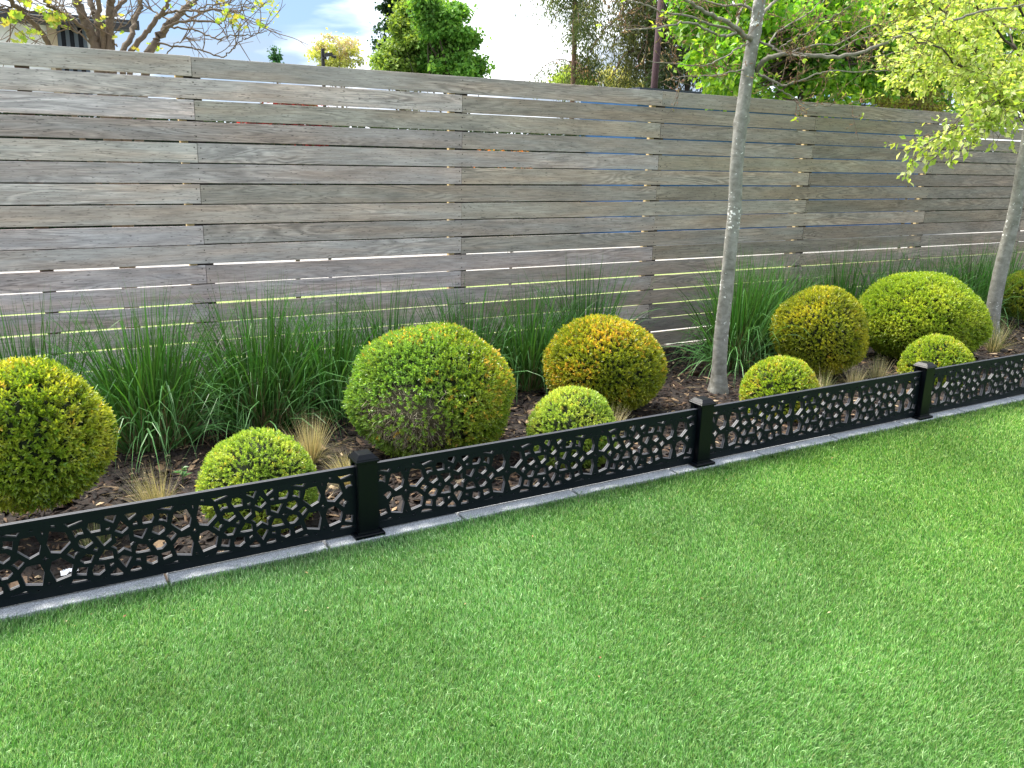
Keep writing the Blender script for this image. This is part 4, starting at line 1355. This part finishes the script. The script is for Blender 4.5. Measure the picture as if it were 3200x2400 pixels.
ST = [([(400, 380), (300, 230), (180, 100), (100, 20), (60, -60)], 40, 30, -.3),
      ([(740, 400), (700, 250), (640, 130), (600, 0), (590, -100)], 72, 55, .0),
      ([(762, 400), (750, 200), (720, 100), (690, 0), (670, -100)], 44, 40, .2),
      ([(795, 400), (790, 260), (765, 150), (755, 0), (745, -90)], 42, 34, -.2),
      ([(845, 400), (845, 200), (840, 80), (850, 0), (850, -90)], 60, 52, -.1),
      ([(848, 150), (880, 90), (950, 0), (1000, -70)], 38, 30, .2),
      ([(940, 400), (1010, 270), (1040, 150), (1080, 30), (1100, -80)], 44, 32, .3),
      ([(1000, 400), (1120, 250), (1200, 150), (1250, 90), (1290, 0), (1310, -70)], 42, 26, -.2),
      ([(1130, 420), (1240, 250), (1320, 165), (1430, 60), (1500, 0), (1560, -70)], 66, 34, .2),
      ([(1250, 245), (1330, 185), (1500, 155), (1650, 170), (1700, 180)], 24, 12, -.5),
      ([(1210, 122), (1330, 90), (1500, 80), (1700, 76), (1800, 92), (1870, 80)], 22, 8, -.6),
      ([(1300, 200), (1500, 232), (1650, 292), (1800, 272), (1950, 262), (2050, 240)], 16, 5, -.8),
      ([(1200, 330), (1350, 350), (1530, 375), (1700, 436), (1770, 390), (1850, 312), (1890, 288)], 16, 5, -.6),
      ([(1390, 90), (1480, 130), (1560, 90), (1640, 40), (1720, 20), (1800, -20)], 16, 6, .3),
      ([(1300, 160), (1240, 120), (1170, 80), (1110, 30), (1040, 10)], 14, 6, .3),
      ([(1500, 80), (1600, 40), (1750, 40), (1900, 30), (2050, 20)], 12, 4, -.3),
      ([(1650, 80), (1780, 120), (1900, 160), (2000, 200), (2060, 180)], 10, 4, -.5),
      ([(720, 260), (610, 190), (500, 110), (400, 60), (340, 0), (300, -50)], 28, 20, -.4),
      ([(600, 190), (560, 130), (480, 60), (420, -20)], 16, 10, .3),
      ([(500, 115), (370, 108), (250, 85), (100, 60), (0, 50), (-80, 30)], 16, 10, -.3),
      ([(690, 330), (600, 250), (500, 220), (470, 190)], 12, 6, -.4),
      ([(300, 230), (200, 190), (110, 170), (20, 180)], 8, 3, -.3),
      ([(900, 360), (870, 300), (900, 240), (980, 180), (1020, 140)], 10, 4, -.3),
      ([(1270, 420), (1330, 350), (1400, 310), (1450, 280)], 10, 4, -.3)]
s = Soup(); tips = []
zpx = project([at(400, 150, YM)])[2][0] / F_PX * .4069
for c, w0, w1, dY in ST:
    p = branch(s, z7(c, dY), w0 / 2 * zpx, w1 / 2 * zpx, (.115, .088, .062) if w0 > 13 else (.13, .10, .07), 9, 6, .005)
    tips += twigs_along(s, p, (3 if w0 > 30 else 6), .34, .0042, (.14, .10, .07), .12, depth=(1 if w0 > 30 else 2), start=.35)
# stems join the ground
basep = at(330, 150, YM)
for c, w0, w1, dY in ST[:9]:
    a = z7(c, dY)[0]
    q = smooth_path([(basep[0] + (a[0] - basep[0]) * .08, YM, -.34), (basep[0] + (a[0] - basep[0]) * .12, YM, .9), (basep[0] + (a[0] - basep[0]) * .5, YM, 1.45), a], 5)
    s.tube(q, np.linspace(w0 / 2 * zpx * 1.3, w0 / 2 * zpx, len(q)), 8, (.115, .088, .062))
link('stems', s.mesh('stems', M_TWIG, True), mt)


def big_leaf_mesh(col, k):
    """lobed five-point leaf, slightly cupped"""
    out = [(0, 0), (.28, .10), (.52, .05), (.42, .30), (.55, .62), (.24, .55), (.12, .72), (0, 1.0), (-.12, .72), (-.26, .55), (-.55, .60), (-.40, .30), (-.5, .04), (-.26, .10)]
    V = [(0, .4, -.06)] + [(x, y, .10 * (abs(x) * 1.6) ** 1.3 - .25 * max(0, y - .5) ** 2 * (1 + .3 * k)) for x, y in out]
    n = len(out)
    f = np.array([[0, 1 + i, 1 + (i + 1) % n] for i in range(n)])
    return mesh_np('leaf', np.array(V), [f], M_LEAF, np.tile([col], (len(V), 1)))


BL = [big_leaf_mesh(c, k) for k, c in enumerate([(.22, .31, .045), (.18, .28, .04), (.28, .33, .07), (.30, .27, .07)])]
clus = [(430, 150, 14, 70, 48, 7.0), (400, 190, 7, 40, 40, 6.9), (115, 130, 7, 36, 52, 6.8), (45, 185, 6, 40, 44, 6.9), (240, 262, 7, 45, 36, 6.9), (150, 312, 8, 50, 36, 6.85), (205, 35, 5, 30, 44, 6.9),
        (330, 60, 9, 60, 38, 6.9), (940, 120, 3, 16, 26, 6.9), (1740, 118, 6, 60, 36, 6.7), (1680, 170, 4, 30, 32, 6.7), (1770, 190, 6, 40, 30, 6.7), (1820, 150, 6, 40, 30, 6.6), (1830, 220, 4, 30, 24, 6.6), (2030, 180, 10, 60, 28, 6.5), (2100, 90, 9, 50, 22, 6.6), (2040, 30, 14, 70, 22, 6.6), (1950, 60, 8, 50, 24, 6.6),
        (1480, 20, 6, 50, 20, 6.9), (1720, 20, 7, 60, 24, 6.8), (880, 290, 2, 20, 26, 6.9), (925, 260, 2, 14, 22, 6.9), (1060, 385, 3, 24, 24, 7.0), (1210, 385, 3, 24, 24, 7.0), (800, 150, 4, 30, 24, 6.9), (800, 205, 3, 20, 22, 6.9), (1140, 345, 2, 20, 16, 6.9), (570, 20, 3, 30, 20, 6.9), (1300, 40, 4, 60, 18, 6.9), (1890, 225, 3, 20, 20, 6.6), (300, 265, 3, 20, 24, 6.9)]
YAWS = lambda: random.gauss(0, .8) + random.choice((0, math.pi))
for (x, y, n, sp, sz, Y) in clus:
    for k in range(int(n * 1.5)):
        px_, py_ = (x + random.gauss(0, sp * .55)) * .4069, (y + random.gauss(0, sp * .45)) * .4069
        pos = at(px_, py_, Y + random.uniform(-.12, .12))
        o = bpy.data.objects.new('leaf', random.choice(BL))
        COL.objects.link(o); o.parent = mt
        o.location = Vector(pos) - mt.location
        sc_ = sz * zpx * random.uniform(.9, 1.4)
        o.scale = (sc_, sc_, sc_)
        o.rotation_euler = (random.uniform(.4, 1.9), random.uniform(-.6, .6), YAWS() )

# ------------------------------------------------------------------ things behind the fence
s = Soup()
hx0, hx1 = -12, 44
xs = np.arange(hx0, hx1, .9)
soup = Soup(); root = empty('dark_hedge', (14, 16, -.13), 'long dark evergreen hedge glimpsed through the fence gaps', 'hedge')
s.box((16, 16.2, .94), (28, .4, 1.07), (.012, .018, .010)); link('branches', s.mesh('branches', M_TWIG), root)
n = 26000
P = np.stack([rnd(n, hx0, hx1), 15.75 + RNG.normal(size=n) * .06, rnd(n, -.1, 2.05)], 1)
tp = RNG.random(n) < .25
P[tp, 1] = rnd(tp.sum(), 15.7, 16.6); P[tp, 2] = 2.00 + np.abs(RNG.normal(size=tp.sum())) * .05
leaves(soup, P, unit(RNG.normal(size=(n, 3)) + [0, -.6, .4]), unit(RNG.normal(size=(n, 3)) + [0, -.6, .6]), .13, .07, np.array([[.018, .035, .016]]) * rnd(n, .6, 1.5)[:, None])
tag(link('foliage', soup.mesh('foliage', M_FAR), root), kind='stuff')

# blue shed
bl = at(2185, 273, 14.0)
shed = empty('blue_shed', (bl[0] + 3.4, 14.0, -.125), 'bright blue boarded shed glimpsed through the fence gaps right of the conifer trunks', 'shed')
SX0, SX1, SH = bl[0] - 1.6, bl[0] + 8.0, bl[2] - .16
M_BLUE = tone_mat('blue_paint', rough=.5, vary=.15, vscale=(4, 4, 12))
for k in range(int((SX1 - SX0) / .16)):
    s = Soup(); s.box((SX0 + .08 + .16 * k, 14.0, (SH - .125) / 2 + .01), (.077, .012, (SH + .125) / 2), (.015, .085, .22))
    link('board', s.mesh('board', M_BLUE), shed)
s = Soup(); s.box(((SX0 + SX1) / 2, 15.0, (SH - .13) / 2), ((SX1 - SX0) / 2 - .01, .98, (SH + .1) / 2), (.015, .08, .2)); link('wall', s.mesh('wall', M_BLUE), shed)
s = Soup(); s.box(((SX0 + SX1) / 2, 14.95, SH + .045), ((SX1 - SX0) / 2 + .02, 1.05, .02), (.05, .06, .09)); link('roof', s.mesh('roof', M_BLUE), shed)

# white van-like pale wall block seen low through gaps is the drive itself; camera pole
cp = at(1010, 205, 11.0)
zs_ = size_at(1, 1010, 180, 11.0)
pole = empty('camera_pole', (cp[0], 11.0, -.12), 'black post with a security camera on its arm above the fence', 'pole')
s = Soup(); topz = at(1009, 152, 11.0)[2]; s.box((cp[0], 11.0, (topz - .12) / 2), (4.5 * zs_, 4.5 * zs_, (topz + .12) / 2), (.03, .03, .035)); link('mast', s.mesh('mast', M_TWIG), pole)
s = Soup(); q = at(1022, 172, 11.0); s.box((q[0], 10.95, q[2]), (13 * zs_, 4 * zs_, 5.5 * zs_), (.04, .04, .045), np.array(Matrix.Rotation(rad(-12), 3, 'Y')))
q = at(1012, 182, 11.0); s.box((q[0], 10.97, q[2]), (6 * zs_, 3 * zs_, 3 * zs_), (.03, .03, .035)); q = at(1038, 178, 11); s.tube([(q[0] - .03, 10.93, q[2]), (q[0] + .02, 10.90, q[2] - .01)], [.016, .02], 10, (.02, .02, .02))
link('security_camera', s.mesh('security_camera', M_TWIG), pole)

# white rendered house with slate roof at left
Yh = 17.0
ev0, ev1 = at(0, 30, Yh), at(160, 58, Yh)
house = empty('house', (ev1[0] - 1, Yh, -.13), 'white rendered house with slate roof behind the many-stemmed tree', 'house')
zE = ev1[2]
xw0, xw1 = at(0, 60, Yh)[0] - 7, at(335, 100, Yh)[0]
s = Soup(); s.box(((xw0 + xw1) / 2, Yh + 3.0, zE / 2), ((xw1 - xw0) / 2, 3.0, zE / 2 + .1), (.80, .80, .81)); link('wall', s.mesh('wall', M_PAINT), house)
# window
wa, wb = at(182, 100, Yh), at(262, 100, Yh); wz = at(220, 72, Yh)[2]
s = Soup(); s.box(((wa[0] + wb[0]) / 2, Yh - .02, wz - .7), ((wb[0] - wa[0]) / 2, .03, .75), (.06, .08, .11))
wf = link('window', s.mesh('window', M_POST), house)
s = Soup()
for f_ in (0, .33, .66, 1):
    s.box((wa[0] + (wb[0] - wa[0]) * f_, Yh - .06, wz - .7), (.03, .025, .75), (.10, .12, .15))
s.box(((wa[0] + wb[0]) / 2, Yh - .065, wz), ((wb[0] - wa[0]) / 2 + .03, .025, .03), (.10, .12, .15))
fr = bpy.data.objects.new('frame', s.mesh('frame', M_PAINT)); COL.objects.link(fr); fr.parent = wf
s = Soup(); s.box((wa[0] - .10, Yh - .06, wz - .6), (.07, .05, .95), (.42, .34, .24)); link('pilaster', s.mesh('pilaster', M_PAINT), house)
# second small dark window right of the stems
wc = at(352, 110, Yh)
# roof: slates in courses
s = Soup(); s2 = Soup()
pitch = rad(33)
for rw in range(26):
    y_ = Yh - .45 + rw * .2 * math.cos(pitch); z_ = zE + .03 + rw * .2 * math.sin(pitch)
    xe = xw1 + .35 - rw * .2 * math.cos(pitch) * .9
    xk = xw0 - .3 + (.15 if rw % 2 else 0)
    while xk < xe:
        g_ = random.uniform(.85, 1.12)
        s.box((xk, y_, z_ + random.uniform(-.004, .004)), (.145, .13, .006), np.array([.30, .33, .37]) * g_, np.array(Matrix.Rotation(pitch - .03, 3, 'X')))
        xk += .30
tag(link('roof_slates', s.mesh('roof_slates', M_PAINT), house), kind='stuff')
s2.box(((xw0 + xw1) / 2, Yh - .5, zE - .05), ((xw1 - xw0) / 2 + .45, .06, .07), (.035, .035, .04)); link('gutter', s2.mesh('gutter', M_PAINT), house)
s2 = Soup(); s2.box(((xw0 + xw1) / 2, Yh - .22, zE - .10), ((xw1 - xw0) / 2 + .40, .24, .012), (.10, .10, .11)); link('soffit', s2.mesh('soffit', M_PAINT), house)
# low wing with its own slate roof
s = Soup(); wq0, wq1 = at(340, 120, Yh)[0], at(520, 160, Yh)[0]
zb = at(440, 125, Yh)[2]
s.box(((wq0 + wq1) / 2 - .2, Yh + 2.5, zb / 2 - .45), ((wq1 - wq0) / 2 - .2, 1.9, zb / 2 - .2), (.72, .72, .73)); link('wing_wall', s.mesh('wing_wall', M_PAINT), house)
s = Soup()
for rw in range(12):
    y_ = Yh + .4 + rw * .2 * math.cos(rad(30)); z_ = zb - .75 + rw * .2 * math.sin(rad(30))
    xk = wq0 - .2
    while xk < wq1 - rw * .14:
        s.box((xk, y_, z_), (.145, .13, .006), np.array([.32, .35, .39]) * random.uniform(.85, 1.1), np.array(Matrix.Rotation(rad(28), 3, 'X'))); xk += .30
tag(link('wing_slates', s.mesh('wing_slates', M_PAINT), house), kind='stuff')
s = Soup(); s.box(((wq0 + wq1) / 2, Yh + .25, zb - .84), ((wq1 - wq0) / 2 + .2, .05, .06), (.035, .035, .04)); link('gutter', s.mesh('gutter', M_PAINT), house)
print('tris', sum(len(m.loops) - 2 * len(m.polygons) for m in bpy.data.meshes))
